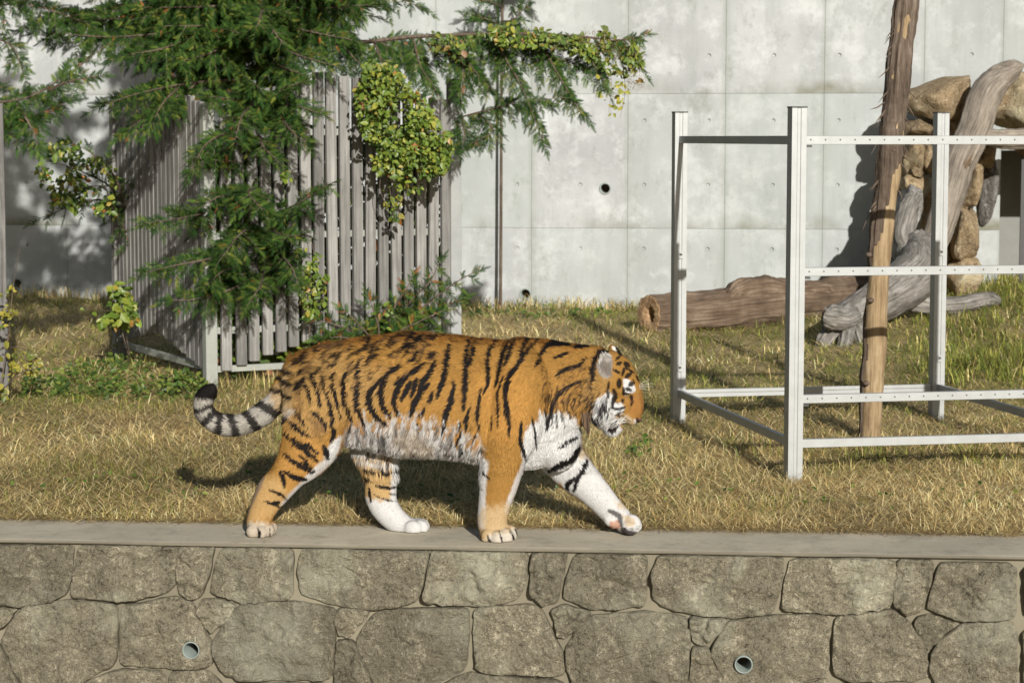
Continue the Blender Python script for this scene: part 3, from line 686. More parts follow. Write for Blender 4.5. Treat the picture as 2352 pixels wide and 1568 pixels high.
RK = [
 (2160,230,80,42,21.9,1,M_rock,'long flat brown boulder lying on top of the rock pile',-.16,.40),
 (2101,294,27,21,21.9,2,M_rock,'rounded tan boulder just below the long flat top boulder',0,.3),
 (2138,292,16,22,22.0,3,M_rock,'small brown boulder wedged beneath the long flat top boulder',0,.3),
 (2200,280,20,30,22.0,4,M_rock,'pale boulder half hidden behind the leaning trunk top',.1,.3),
 (2091,368,21,38,21.8,5,M_rock,'upright yellow boulder on the edge of the pile',.05,.3),
 (2128,362,23,32,21.9,6,M_rock,'brown boulder right beside the upright yellow boulder',-.1,.3),
 (2104,396,16,12,21.7,7,M_rock,'smallest round stone in the rock pile',0,.15),
 (2091,422,27,22,21.8,8,M_rock,'tan boulder beneath the smallest round stone',.1,.3),
 (2106,540,30,48,21.9,9,M_rock,'ochre boulder low in the pile behind grey driftwood',.25,.3),
 (2325,238,52,60,21.9,10,M_rock,'big ochre boulder over the doorway log',.2,.4),
 (2224,420,21,58,22.0,11,M_rock,'narrow brown boulder standing beside the doorway',.12,.3),
 (2214,536,32,60,21.9,12,M_rock,'blocky brown boulder standing at the doorway foot',0,.3),
 (2209,632,36,44,21.9,13,M_rock,'squat boulder at ground level under the blocky brown one',0,.3),
 (2150,470,34,60,22.25,14,M_rock,'shadowed boulder deep in the gap of the pile',0,.3),
 (2140,590,46,60,22.2,15,M_rock,'broad boulder at the bottom behind the leaning trunk',0,.3),
 (2255,350,26,30,22.1,16,M_rock,'boulder tucked behind the leaning trunk beneath its side log',0,.3),
 (2082,490,26,56,21.6,17,M_rockg,'grey white boulder on the outer edge of the pile',.25,.3),
 (2072,570,24,36,21.5,18,M_rockg,'pale grey boulder standing just above the driftwood',-.2,.3),
 (2268,440,17,76,22.35,19,M_rockg,'tall pale slab standing against the doorway jamb',.03,.2),
 (2375,330,34,30,22.0,20,M_rock,'boulder carrying the far end of the doorway log',0,.3),
 (2175,330,60,60,22.5,22,M_rock,'large boulder at the back of the pile behind the others',0,.3),
 (2160,500,60,90,22.55,23,M_rock,'tallest boulder of the pile hidden behind the leaning trunk',0,.25),
 (2060,640,40,34,22.0,21,M_rockg,'low grey boulder behind the driftwood trunk',0,.3),
]
for r_ in RK: rock(*r_)

# ------------------------------------------------------------------ foliage tools
def twig_template(k=9):
    V = []; T = []
    for i in range(k):
        t = (i + .6) / (k + .4); ln = .34 * (1 - .55 * t ** 2) * (.75 if i == 0 else 1)
        for s in (-1, 1):
            a = math.radians(60 - 24 * t); o = len(V); bx = t; wd = .056
            tip = (bx + ln * math.cos(a), s * ln * math.sin(a), .035 - .05 * t)
            V += [(bx - wd, 0, 0), (bx + wd * 1.1, s * .02, .012), tip]; T.append((o, o + 1, o + 2))
    o = len(V); V += [(0, -.018, 0), (0, .018, 0), (1.12, 0, -.02)]; T.append((o, o + 1, o + 2))
    return np.array(V), np.array(T)
TW_V, TW_T = twig_template()
LF_V = np.array([(0, 0, 0), (.30, .30, .05), (.30, -.30, .05), (.70, .24, .03), (.70, -.24, .03), (1, 0, -.08), (.48, 0, -.04)])
LF_T = np.array([(0, 6, 1), (0, 2, 6), (1, 6, 3), (2, 4, 6), (3, 6, 5), (4, 5, 6)])
class Spray:
    def __init__(s): s.o = []; s.d = []; s.u = []; s.sc = []; s.stems = MB()
    def branch(s, pts, width, step=.055, droop=.25, r0=.012, dens=1.0, tw=(.050, .085), hang=0.0):
        P = resample(pts, max(8, int(len(pts) * 6))); L = np.linalg.norm(np.diff(P, axis=0), axis=1); cum = np.concatenate([[0], np.cumsum(L)])
        m = len(P); s.stems.add(tube([Vector(p) for p in P], [r0 * (1 - .8 * i / (m - 1)) for i in range(m)], None, Vector((.3, .3, .9)), 5))
        t = cum[-1] * .06; side = 1
        while t < cum[-1]:
            f = t / cum[-1]; p = np.array([np.interp(t, cum, P[:, k]) for k in range(3)])
            j = min(max(np.searchsorted(cum, t), 1), m - 1); tan = nrm(P[j] - P[j - 1])
            up = np.array((0, 0, 1.0)); sd = nrm(np.cross(tan, nrm(np.array((.1, -.75, .66)) + rng.normal(0, .25, 3))) + 1e-6) * side
            w_ = width * (1.0 - .75 * f ** 1.6) * rng.uniform(.55, 1.1) * (.45 + .55 * min(1, f / .2))
            d = nrm(tan * rng.uniform(.45, .8) + sd * rng.uniform(.6, 1.0) + up * (-droop + rng.normal(0, .22)) - up * hang)
            s.shoot(p, d, w_, dens, tw); side = -side; t += step * rng.uniform(.6, 1.3) / dens
        s.shoot(P[-1], nrm(P[-1] - P[-2]), width * .45, dens, tw)
    def shoot(s, p, d, L, dens, tw):
        up = np.array((0, 0, 1.0)); sd = nrm(np.cross(d, nrm(np.array((.1, -.85, .55)) + rng.normal(0, .3, 3))) + 1e-6); un = nrm(np.cross(sd, d)) + rng.normal(0, .2, 3)
        n = max(2, int(L / .0155 * dens)); end = None
        for i in range(n):
            f = (i + .5) / n; q = p + d * L * f + np.array((0, 0, -.18 * L * f * f))
            for sg in (-1, 1):
                if rng.random() < .12: continue
                dd = nrm(d * rng.uniform(.7, 1.0) + sd * sg * rng.uniform(.5, .9) + rng.normal(0, .16, 3) - up * .12)
                s.o.append(q); s.d.append(dd); s.u.append(un + rng.normal(0, .3, 3)); s.sc.append(rng.uniform(*tw) * (1 - .4 * f))
        s.o.append(p + d * L * .95 + np.array((0, 0, -.17 * L))); s.d.append(nrm(d - up * .25)); s.u.append(un); s.sc.append(tw[1] * .9)
        e = p + d * L + np.array((0, 0, -.18 * L)); mdl = p + d * L * .5 + np.array((0, 0, -.045 * L))
        s.stems.add(tube([Vector(p), Vector(mdl), Vector(e)], [.0035, .0025, .001], None, Vector((.3, .3, .9)), 3))
    def build(s, parent, pal, wts, name='needles'):
        O = np.array(s.o); D = np.array(s.d); U = np.array(s.u); X, Y, Z = frame_from(D, U)
        V, T = stamp(TW_V, TW_T, O, X, Y, Z, np.array(s.sc))
        pal = np.array(pal); cn = vnoise(O, 2.3); base = rng.choice(len(pal), len(O), p=np.array(wts) / sum(wts))
        col = pal[base] * (1 + .25 * cn[:, None]) * rng.uniform(.6, 1.25, (len(O), 1))
        col = np.repeat(col, len(TW_V), 0)
        o = mk_np(name, V, T, M_needle, np.clip(col, 0, 1), parent); o['kind'] = 'stuff'
        b = s.stems.build('branches', M_bark, parent); b['kind'] = 'stuff'
        return o
GREEN = [(.018, .046, .011), (.034, .072, .014), (.066, .108, .020), (.125, .14, .025), (.20, .08, .025)]
def A3(pts): return [tuple(at(*p)) for p in pts]

# ------------------------------------------------------------------ conifer inside the slat fence
tree = empty('conifer_tree', tuple(at(606, 867, 17.3)), 'green conifer with drooping sprays growing inside the corner slat fence', 'conifer')
V, Fc = rough_tube([at(x, y, 17.3) for x, y in ((612,880),(608,700),(606,500),(604,300),(600,100),(596,-100),(592,-420),(590,-850))], [.075, .062, .056, .052, .046, .042, .035, .012], 16, 70, .006, 9, 2.0, ridge=.006)
M_redbark = mat_wood('reddish bark', (.10, .04, .02), (.24, .115, .06), (.36, .22, .13), (30, 30, 4), .9, .1)
mk('trunk', V, Fc, M_redbark, tree, True)
S1 = Spray()
for pts, w_ in [
 ([(605,470,17.2),(520,480,16.7),(420,500,16.2),(340,512,15.9)], .34), ([(605,560,17.2),(500,590,16.4),(400,610,16.1),(338,625,15.9)], .32),
 ([(605,620,17.2),(540,660,16.3),(460,685,16.1),(400,690,16.0)], .28), ([(605,600,17.2),(600,650,16.3),(575,690,16.1)], .28),
 ([(605,560,17.2),(660,600,16.3),(685,650,16.1)], .28), ([(605,500,17.2),(680,470,16.5),(752,425,16.2)], .26),
 ([(605,520,17.2),(560,530,16.3),(510,590,15.9)], .36), ([(605,520,17.2),(650,540,16.2),(690,540,16.0)], .30), ([(605,430,17.2),(570,440,16.3),(600,480,15.9)], .34),
 ([(605,480,17.2),(520,450,16.4),(470,470,16.1)], .30), ([(605,600,17.2),(520,620,16.2),(480,650,15.9)], .32),
 ([(605,300,17.2),(540,300,16.6),(475,330,16.3),(440,390,16.1)], .26), ([(605,260,17.2),(540,230,16.5),(480,222,16.2)], .28), ([(605,270,17.2),(660,240,16.5),(735,262,16.2)], .28),
 ([(605,300,17.2),(600,330,16.3),(640,372,16.1)], .24), ([(605,240,17.2),(590,200,16.4),(560,172,16.2)], .28), ([(605,370,17.2),(530,370,16.5),(465,365,16.2)], .26),
 ([(605,220,17.2),(560,260,16.3),(540,320,16.0)], .30), ([(605,220,17.2),(660,290,16.3),(700,330,16.1)], .22), ([(605,250,17.2),(640,210,16.4),(690,190,16.2)], .26),
 ([(605,180,17.3),(450,190,17.0),(330,212,16.7),(240,240,16.5)], .34), ([(450,195,17.0),(360,250,16.7),(290,300,16.6)], .28), ([(420,195,17.0),(380,230,16.7),(350,280,16.6)], .26),
 ([(605,60,17.3),(400,75,17.0),(250,85,16.7),(120,75,16.5)], .40), ([(450,80,17.0),(380,110,16.7),(300,125,16.6)], .34), ([(540,80,17.2),(490,120,16.8),(420,140,16.7)], .34), ([(520,60,17.2),(460,60,16.8),(380,60,16.7)], .34),
 ([(605,0,17.3),(700,20,17.0),(840,12,16.8)], .40), ([(605,40,17.3),(700,70,16.9),(800,90,16.7)], .40), ([(605,90,17.3),(680,125,16.8),(765,150,16.6)], .36),
 ([(605,60,17.3),(570,80,16.7),(530,70,16.5)], .36), ([(605,10,17.3),(480,15,16.9),(330,18,16.7)], .42), ([(605,130,17.3),(650,155,16.7),(690,170,16.5)], .30), ([(605,30,17.3),(620,60,16.6),(650,100,16.4)], .36),
 ([(605,-40,17.3),(680,-30,16.8),(780,-20,16.6)], .45), ([(605,-60,17.3),(500,-50,16.8),(400,-30,16.6)], .45), ([(605,0,17.3),(600,30,16.5),(590,60,16.3)], .4), ([(605,-10,17.3),(720,-10,17.4),(900,-5,17.3),(960,15,17.2)], .34),
 ([(605,60,17.3),(720,40,17.6),(830,20,17.7)], .4), ([(605,110,17.3),(540,120,17.7),(450,150,18.0)], .38), ([(605,-150,17.3),(480,-160,16.9),(330,-150,16.6)], .5), ([(605,-180,17.3),(720,-170,16.9),(850,-150,16.7)], .5),
 ([(605,-260,17.3),(500,-280,17.0),(420,-260,16.8)], .5), ([(605,-260,17.3),(700,-280,17.0),(780,-260,16.8)], .5), ([(605,20,17.3),(450,10,17.9),(260,20,18.2),(120,40,18.3)], .42), ([(605,160,17.3),(500,170,17.9),(380,150,18.2)], .32),
]: S1.branch(A3(pts), w_, .036)
# long branch reaching out past the fence, with hanging twigs
S1.branch(A3([(605,60,17.3),(800,96,17.4),(960,84,17.4),(1150,78,17.35),(1300,82,17.3),(1420,98,17.2),(1462,140,17.2)]), .34, .032, .45, .022, hang=.5)
for pts, w_ in [([(860,95,17.4),(880,150,17.2),(910,180,17.1)], .24), ([(950,90,17.4),(965,150,17.2),(1000,205,17.1)], .26), ([(1040,85,17.4),(1080,150,17.2),(1130,205,17.1)], .26),
 ([(1130,80,17.35),(1170,150,17.1),(1205,215,17.0),(1245,318,17.0)], .22), ([(1230,80,17.3),(1270,150,17.1),(1320,235,17.0),(1338,258,17.0)], .24), ([(1330,90,17.3),(1360,140,17.1),(1390,195,17.0)], .24),
 ([(1050,272,17.3),(1110,255,17.2),(1203,233,17.1),(1290,225,17.0)], .22), ([(1100,258,17.2),(1130,300,17.1),(1085,328,17.0)], .16), ([(1060,262,17.2),(1066,310,17.1),(1062,345,17.0)], .14), ([(1000,100,17.4),(1060,140,17.2),(1060,230,17.1)], .24),
 ([(1180,85,17.35),(1240,120,17.2),(1330,150,17.1)], .26), ([(1400,95,17.2),(1440,90,17.1),(1468,82,17.1)], .18), ([(880,100,17.4),(930,130,17.5),(990,140,17.5)], .25), ([(780,95,17.4),(820,140,17.3),(860,170,17.2)], .25)]:
    S1.branch(A3(pts), w_, .034, .4, .008, hang=.3)
for k in range(28):                                    # the crown goes on above the picture
    y = -240 - 23 * k; r_ = 420 * (1 - k / 70); sg = -1 if k % 3 else 1
    a = rng.uniform(.5, 1.0) * r_ * sg; S1.branch(A3([(600, y, 17.3), (600 + a * .5, y + rng.uniform(-20, 30), 17.1 + rng.uniform(-.5, .5)), (600 + a, y + rng.uniform(0, 70), 17.0 + rng.uniform(-.9, .9))]), .42, .07, .3, .012, .6, (.12, .18))
for k in range(34):                                    # inner growth round the trunk
    y = rng.uniform(-60, 640); a = rng.uniform(-85, 85); S1.branch(A3([(605, y, 17.3), (605 + a * .5, y + rng.uniform(-10, 25), 17.25 + rng.uniform(-.5, .35)), (605 + a, y + rng.uniform(0, 60), 17.2 + rng.uniform(-.7, .6))]), .26, .05, .3, .008)
for k in range(46):                                    # dense roof of boughs over the fence
    y = rng.uniform(-80, 110); a = rng.uniform(-560, 330); S1.branch(A3([(605, y - 30, 17.3), (605 + a * .5, y - 15, 17.35 + rng.uniform(-.3, .6)), (605 + a, y + rng.uniform(0, 40), 17.4 + rng.uniform(-.5, .9))]), .34, .06, .35, .012)
nd = S1.build(tree, GREEN, [5, 5, 3.4, .8, .07])

# conifer standing just outside the picture: its boughs reach in
t2 = empty('conifer_tree', tuple(at(-260, 880, 16.2)), 'conifer whose boughs reach in beside the shaded wall, trunk out of view', 'conifer')
V, Fc = rough_tube([at(x, y, 16.2) for x, y in ((-262,900),(-260,500),(-258,100),(-258,-300),(-258,-900))], [.085, .07, .06, .05, .012], 14, 50, .006, 9, 5.0); mk('trunk', V, Fc, M_redbark, t2, True)
S2 = Spray()
for pts, w_ in [([(-258,230,16.2),(-60,235,15.9),(60,225,15.7),(165,165,15.6),(232,112,15.6)], .30), ([(-258,260,16.2),(-40,270,15.9),(60,270,15.7),(150,235,15.6)], .28), ([(-258,320,16.2),(-60,300,15.9),(10,305,15.8),(55,330,15.7)], .24),
 ([(-258,50,16.2),(-80,80,15.9),(20,100,15.8),(50,160,15.7)], .28), ([(-258,10,16.2),(-60,10,15.9),(80,15,15.8),(190,50,15.7)], .36), ([(-258,-40,16.2),(-60,-30,15.9),(100,-20,15.8)], .36), ([(-258,180,16.2),(-80,190,15.9),(0,200,15.8)], .26), ([(40,240,15.7),(70,290,15.6),(85,330,15.6)], .18), ([(110,210,15.6),(150,190,15.5),(215,175,15.5)], .2)]:
    S2.branch(A3(pts), w_, .036)
for k in range(15):                                    # its crown above the picture
    y = -120 - 46 * k; a = rng.uniform(.45, 1.0) * (560 - 8 * k); S2.branch(A3([(-258, y, 16.2), (-258 + a * .5, y + rng.uniform(-20, 20), 16.0 + rng.uniform(-.5, .5)), (-258 + a, y + rng.uniform(0, 60), 16.0 + rng.uniform(-.8, .8))]), .40, .08, .3, .012, .6, (.12, .18))
S2.build(t2, GREEN, [4, 5, 3, .7, .1])

# thin sapling before the wall
t3 = empty('sapling', tuple(at(1150, 722, 23.3)), 'thin dark sapling stem rising straight up in front of the concrete wall', 'sapling')
V, Fc = rough_tube([at(x, y, 23.3) for x, y in ((1149,735),(1150,600),(1151,400),(1152,200),(1154,0),(1156,-200))], [.019, .018, .016, .015, .014, .010], 8, 50, .002, 9, 4.0); mk('trunk', V, Fc, M_bark, t3, True)
S3 = Spray()
for pts, w_ in [([(1153,60,23.3),(1120,45,23.1),(1078,30,23.0)], .24), ([(1153,50,23.3),(1180,45,23.1),(1205,20,23.0)], .22), ([(1153,20,23.3),(1130,5,23.1),(1090,-5,23.0)], .22), ([(1154,-20,23.3),(1190,-30,23.1),(1230,-20,23.0)], .3), ([(1152,110,23.3),(1180,95,23.1),(1200,80,23.0)], .22), ([(1152,120,23.3),(1120,110,23.1),(1095,100,23.0)], .22)]:
    S3.branch(A3(pts), w_, .04)
S3.build(t3, GREEN, [6, 4, 2, .3, .1])

# low conifer shrub at the fence foot
t4 = empty('conifer_shrub', tuple(at(860, 850, 16.75)), 'low spreading conifer shrub sprouting at the foot of the slat fence', 'shrub')
S4 = Spray(); b0 = (865, 850, 16.8)
for e in [((960,720,16.7),(1030,660,16.6),(1082,628,16.6)), ((930,710,16.7),(985,650,16.6),(1005,612,16.6)), ((900,720,16.7),(930,670,16.6),(940,650,16.6)), ((820,770,16.6),(770,745,16.5),(735,735,16.5)), ((830,790,16.6),(790,775,16.5),(745,775,16.5)), ((960,760,16.6),(1010,715,16.6),(1050,690,16.6)), ((870,760,16.6),(860,720,16.6),(850,690,16.6)), ((910,770,16.6),(960,740,16.5),(1000,720,16.5)), ((850,780,16.6),(820,740,16.5),(800,720,16.5)), ((900,780,16.6),(940,765,16.5),(990,760,16.5))]:
    S4.branch(A3([b0] + list(e)), .22, .045)
S4.build(t4, GREEN, [4, 4, 3, 2, .6])

# ------------------------------------------------------------------ broadleaf plants
def inpoly(px, py, poly):
    px = np.asarray(px); py = np.asarray(py); r = np.zeros(px.shape, bool); n = len(poly)
    for i in range(n):
        x1_, y1_ = poly[i]; x2_, y2_ = poly[(i + 1) % n]
        c = ((y1_ > py) != (y2_ > py)) & (px < (x2_ - x1_) * (py - y1_) / (y2_ - y1_ + 1e-12) + x1_); r ^= c
    return r
def scatter(poly, n, Y0, Y1, edge=0.0):
    poly = np.array(poly, float); out = []
    lo_ = poly.min(0); hi_ = poly.max(0)
    while len(out) < n:
        x = rng.uniform(lo_[0], hi_[0], 4000); y = rng.uniform(lo_[1], hi_[1], 4000); k = inpoly(x, y, poly)
        # uneven clumps
        c = vnoise(np.stack([x / 34, y / 34, np.full_like(x, poly[0, 0])], 1)); k &= (rng.random(4000) < np.clip(.55 + 1.0 * c, .02, 1))
        for a, b in zip(x[k], y[k]):
            out.append(tuple(at(a, b, rng.uniform(Y0, Y1))))
            if len(out) >= n: break
    return np.array(out)
leaf_me = bpy.data.meshes.new('leaf'); leaf_me.from_pydata([tuple(v) for v in LF_V], [], [tuple(t) for t in LF_T])
def leafmat(name, stops):
    m, nt, b = newmat(name); c = ramp(nt, rnd(nt), stops); nt.links.new(c, b.inputs['Base Color']); b.inputs['Roughness'].default_value = .45
    t = N(nt, 'ShaderNodeBsdfTranslucent'); nt.links.new(c, t.inputs[0]); x = N(nt, 'ShaderNodeMixShader'); x.inputs[0].default_value = .22
    nt.links.new(b.outputs[0], x.inputs[1]); nt.links.new(t.outputs[0], x.inputs[2]); nt.links.new(x.outputs[0], nt.nodes['Material Output'].inputs[0]); return m
M_vine = leafmat('vine leaf', [(0, (.06, .11, .016)), (.4, (.125, .19, .025)), (.8, (.20, .25, .035)), (.95, (.30, .29, .045)), (1, (.30, .16, .035))])
def leaves(parent, O, size, pal, wts, nparts, mat_, name='foliage', face=(.1, -1, .55), spread=.55):
    n = len(O); D = nrm(np.array((0, 0, -.55)) + rng.normal(0, .6, (n, 3))); U = nrm(np.array(face) + rng.normal(0, spread, (n, 3)))
    D = nrm(D - (D * U).sum(1, keepdims=True) * U); X, Y, Z = frame_from(D, U); S = size * np.clip(rng.lognormal(-.12, .32, n), .4, 1.6)
    order = np.argsort(O[:, 1]); pi = order[:nparts]; ri = order[nparts:]
    for i in pi:
        o = link('leaf', leaf_me, None, parent); o.matrix_parent_inverse = Matrix()
        Mx = Matrix(((X[i, 0], Y[i, 0], Z[i, 0]), (X[i, 1], Y[i, 1], Z[i, 1]), (X[i, 2], Y[i, 2], Z[i, 2])))
        o.rotation_euler = Mx.to_euler(); o.scale = (S[i],) * 3; o.location = Vector(O[i]) - Vector(parent.location)
    if len(ri):
        V, T = stamp(LF_V, LF_T, O[ri], X[ri], Y[ri], Z[ri], S[ri]); pal = np.array(pal)
        col = pal[rng.choice(len(pal), len(ri), p=np.array(wts) / sum(wts))] * rng.uniform(.7, 1.25, (len(ri), 1))
        f = mk_np(name, V, T, M_leaf, np.repeat(np.clip(col, 0, 1), len(LF_V), 0), parent); f['kind'] = 'stuff'
leaf_me.materials.append(M_vine)
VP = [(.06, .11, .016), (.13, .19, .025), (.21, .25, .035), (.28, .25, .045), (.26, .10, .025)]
def stems(parent, lines, r=.003, name='stem', mat_=None):
    for ln in lines:
        P = resample(A3(ln), 10); mk(name, *tube([Vector(p) for p in P], [r * (1 - .07 * i) for i in range(10)], None, Vector((.2, .9, .1)), 4), mat_ or M_bark, parent)
vine = empty('climbing_vine', tuple(at(930, 420, 17.1)), 'yellow green leafy vine heaped over the slat fence top', 'vine')
PV = [(818,200),(840,140),(900,150),(930,185),(985,245),(1035,320),(1038,370),(1015,400),(960,405),(930,420),(895,400),(870,395),(845,330),(822,270)]
leaves(vine, scatter(PV, 3400, 16.5, 17.15), .045, VP, [4, 5, 3, .6, .3], 290, M_vine)
leaves(vine, scatter([(870,395),(930,405),(985,400),(960,440),(925,450),(915,510),(895,515),(885,450)], 70, 16.7, 16.9), .05, VP, [2, 4, 4, 2, .6], 30, M_vine)
stems(vine, [[(905,390,16.7),(895,430,16.68),(905,470,16.7),(925,500,16.7)], [(930,400,16.7),(935,440,16.68),(918,470,16.7),(915,512,16.7)], [(960,395,16.7),(962,425,16.68),(950,450,16.7)], [(880,390,16.7),(872,430,16.7),(890,480,16.7)], [(985,390,16.7),(980,430,16.7),(975,455,16.7)]], .004)
v2 = empty('climbing_vine', tuple(at(1300, 100, 17.2)), 'yellowing vine trailing along the long conifer branch, tendrils hanging', 'vine')
leaves(v2, np.vstack([scatter([(1090,75),(1180,50),(1260,75),(1330,80),(1400,70),(1460,90),(1478,140),(1465,185),(1430,180),(1395,165),(1330,120),(1250,105),(1150,110)], 760, 16.85, 17.3),
                      scatter([(990,70),(1090,80),(1100,120),(1050,150),(990,110)], 90, 16.9, 17.2)]), .05, [(.07, .115, .022), (.12, .165, .03), (.21, .215, .04), (.24, .16, .04), (.18, .095, .04)], [4, 4, 3, 1., .6], 170, M_vine)
leaves(v2, scatter([(1375,180),(1440,190),(1432,250),(1405,262),(1380,235)], 40, 16.9, 17.1), .045, [(.24, .26, .045), (.40, .36, .06)], [1, 1], 0, M_vine, 'tendril_leaves')
sd_ = scatter([(1330,70),(1440,70),(1482,110),(1478,200),(1440,210),(1440,150),(1340,100)], 900, 16.8, 17.1)
ov = np.array([(0, 0, 0), (1, .25, 0), (1, -.25, 0), (.6, 0, .4)]); ot = np.array([(0, 1, 2), (0, 3, 1), (0, 2, 3), (1, 3, 2)])
X, Y, Z = frame_from(rng.normal(0, 1, (900, 3)), rng.normal(0, 1, (900, 3))); V, T = stamp(ov, ot, sd_, X, Y, Z, rng.uniform(.006, .014, 900))
o = mk_np('seed_heads', V, T, M_leaf, np.repeat(np.array([(.26, .15, .05)]) * rng.uniform(.6, 1.5, (900, 1)), 4, 0), v2); o['kind'] = 'stuff'
stems(v2, [[(1400,160,17.0),(1405,200,17.0),(1398,260,17.0)], [(1430,150,17.0),(1436,210,17.0),(1425,270,17.0)], [(1250,85,17.1),(1330,95,17.0),(1420,120,17.0),(1460,170,17.0)]], .0025)
v3 = empty('ivy', tuple(at(715, 830, 16.55)), 'sparse reddish ivy climbing the slats beside the conifer sprays', 'ivy')
leaves(v3, np.vstack([scatter([(690,560),(735,580),(752,640),(745,700),(700,735),(685,680),(700,620)], 150, 16.5, 16.72), scatter([(640,390),(700,380),(690,420),(650,420)], 16, 16.5, 16.6), scatter([(815,760),(870,700),(905,700),(900,790),(830,800)], 50, 16.5, 16.7)]), .055, VP + [(.30, .14, .07)], [3, 5, 2, .6, .5, 1.2], 120, M_vine)
stems(v3, [[(700,860,16.62),(712,760,16.6),(705,680,16.6),(722,600,16.62),(712,540,16.65)], [(740,860,16.64),(735,740,16.62),(748,660,16.62)]], .005)
P_ = []  # leaves added behind the slats to darken the gaps between them
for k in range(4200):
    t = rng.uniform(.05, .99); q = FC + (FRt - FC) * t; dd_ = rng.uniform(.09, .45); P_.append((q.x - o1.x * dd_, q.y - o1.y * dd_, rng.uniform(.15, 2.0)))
fi = empty('ivy', (FC.x + .8, FC.y + .6, .05), 'added dark ivy leaves behind the fence slats that darken the gaps', 'ivy')
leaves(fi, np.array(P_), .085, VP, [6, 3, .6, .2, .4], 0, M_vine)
sh = empty('broadleaf_shrub', tuple(at(240, 500, 18.0)), 'dark shrub with a few orange leaves growing out past the fence side', 'shrub')
S5 = Spray()
for pts in ([(330,600,18.6),(270,450,18.2),(200,400,17.9),(120,370,17.8)], [(330,600,18.6),(250,470,18.1),(180,470,17.9),(95,500,17.8)], [(330,600,18.6),(270,420,18.1),(220,360,17.9),(170,330,17.8)], [(330,600,18.6),(260,480,18.0),(240,430,17.8),(200,430,17.7)]): S5.branch(A3(pts), .22, .07, dens=.7)
S5.build(sh, GREEN, [4, 3, 1, 1, .3])
leaves(sh, scatter([(75,390),(110,330),(170,322),(220,350),(268,400),(272,470),(240,500),(190,480),(120,480),(100,430)], 620, 17.5, 18.2), .05, [(.04, .075, .018), (.07, .12, .025), (.14, .18, .03), (.24, .22, .05), (.35, .12, .03)], [4, 4, 2, 1, .5], 150, M_leaf)
s6 = empty('bramble_bush', tuple(at(290, 800, 17.6)), 'small bright green bush poking out at the fence corner foot', 'bush')
leaves(s6, np.vstack([scatter([(180,705),(215,690),(240,645),(285,650),(310,700),(318,740),(270,760),(240,745),(200,730)], 130, 17.3, 17.8)]), .075, [(.12, .20, .03), (.20, .28, .045), (.32, .36, .06)], [3, 4, 2], 110, M_vine)
stems(s6, [[(295,815,17.7),(270,740,17.6),(220,705,17.5),(182,715,17.4)], [(298,815,17.7),(280,720,17.6),(260,650,17.6)]], .005)
# grey post with a yellow-leaved climber at the picture's edge
pole = mk('wooden_post', *box((-3.665, 15.6, 1.0), (.075, .075, 2.3), .2), M_slat); bevel_obj(pole, .006)
tag(pole, 'grey wooden post overgrown with yellow leaves beside the shaded wall', 'post')
s7 = empty('yellow_climber', (-3.55, 15.45, .05), 'yellow leaved climber wrapped round the grey wooden post', 'climber')
leaves(s7, np.vstack([scatter([(-10,640),(40,650),(45,700),(20,760),(-10,760)], 50, 15.2, 15.5), scatter([(-10,770),(50,790),(110,830),(100,860),(40,850),(30,890),(10,920),(-10,900)], 110, 15.2, 15.5)]), .042, [(.10, .14, .025), (.28, .24, .035), (.34, .29, .05)], [2, 4, 2], 140, leafmat('yellow leaf', [(0, (.08, .12, .022)), (.4, (.20, .20, .03)), (1, (.36, .30, .05))]))
leaf2 = leaf_me.copy(); leaf2.materials.clear(); leaf2.materials.append(bpy.data.materials['yellow leaf'])
for ch in s7.children:
    if ch.name.startswith('leaf'): ch.data = leaf2
stems(s7, [[(0,900,15.4),(20,760,15.4),(30,660,15.4),(45,570,15.4)], [(5,900,15.4),(40,860,15.3),(105,840,15.2)], [(5,800,15.4),(50,800,15.3),(105,835,15.3)]], .005)

# ------------------------------------------------------------------ grass, straw and weeds
def pxY(px, py): Y = CAMZ * F / (py - HOR); return (px - CX) / F * Y, Y
BL_V = np.array([(0, -.5, 0), (0, .5, 0), (.10, -.42, .45), (.10, .42, .45), (.36, -.28, .80), (.36, .28, .80), (.85, 0, .96)]); BL_T = np.array([(0, 1, 2), (1, 3, 2), (2, 3, 4), (3, 5, 4), (4, 5, 6)])
STRAW = np.array([(.66, .52, .24), (.78, .66, .36), (.52, .38, .16), (.30, .20, .085)])
GRN = np.array([(.17, .205, .04), (.26, .275, .055), (.11, .15, .03), (.38, .35, .085)])
def green_prob(X, Y):
    n = vnoise(np.stack([X * .9, Y * .7, np.zeros_like(X)], 1)); n2 = vnoise(np.stack([X * 3.1, Y * 2.4, np.ones_like(X)], 1))
    g = .34 + .50 * n + .26 * n2 - .08 * sstep(11.6, 10.6, Y)
    g = g + .65 * sstep(14.5, 17, Y) * sstep(2.3, 3.3, X) + .34 * sstep(13.5, 16, Y) * sstep(.1, 1.0, X) + .16 * sstep(13.5, 16, Y) * sstep(-2.0, -2.6, X) - .12 * sstep(-1.2, -2, X) * sstep(14.5, 13.5, Y)
    return np.clip(g, .03, .92)
def gpoints(n, y0, y1, power=1.0):
    out = np.zeros((0, 2))
    while len(out) < n:
        Y = y0 + (y1 - y0) * rng.random(n * 2) ** power; hw = .262 * Y + .35; X = rng.uniform(-1, 1, n * 2) * hw
        k = (Y > kb(X) - .01) & (Y < 23.45 - .12 * X); out = np.vstack([out, np.stack([X, Y], 1)[k]])
    return out[:n]
VB = []; TB = []; CB = []; nb = 0
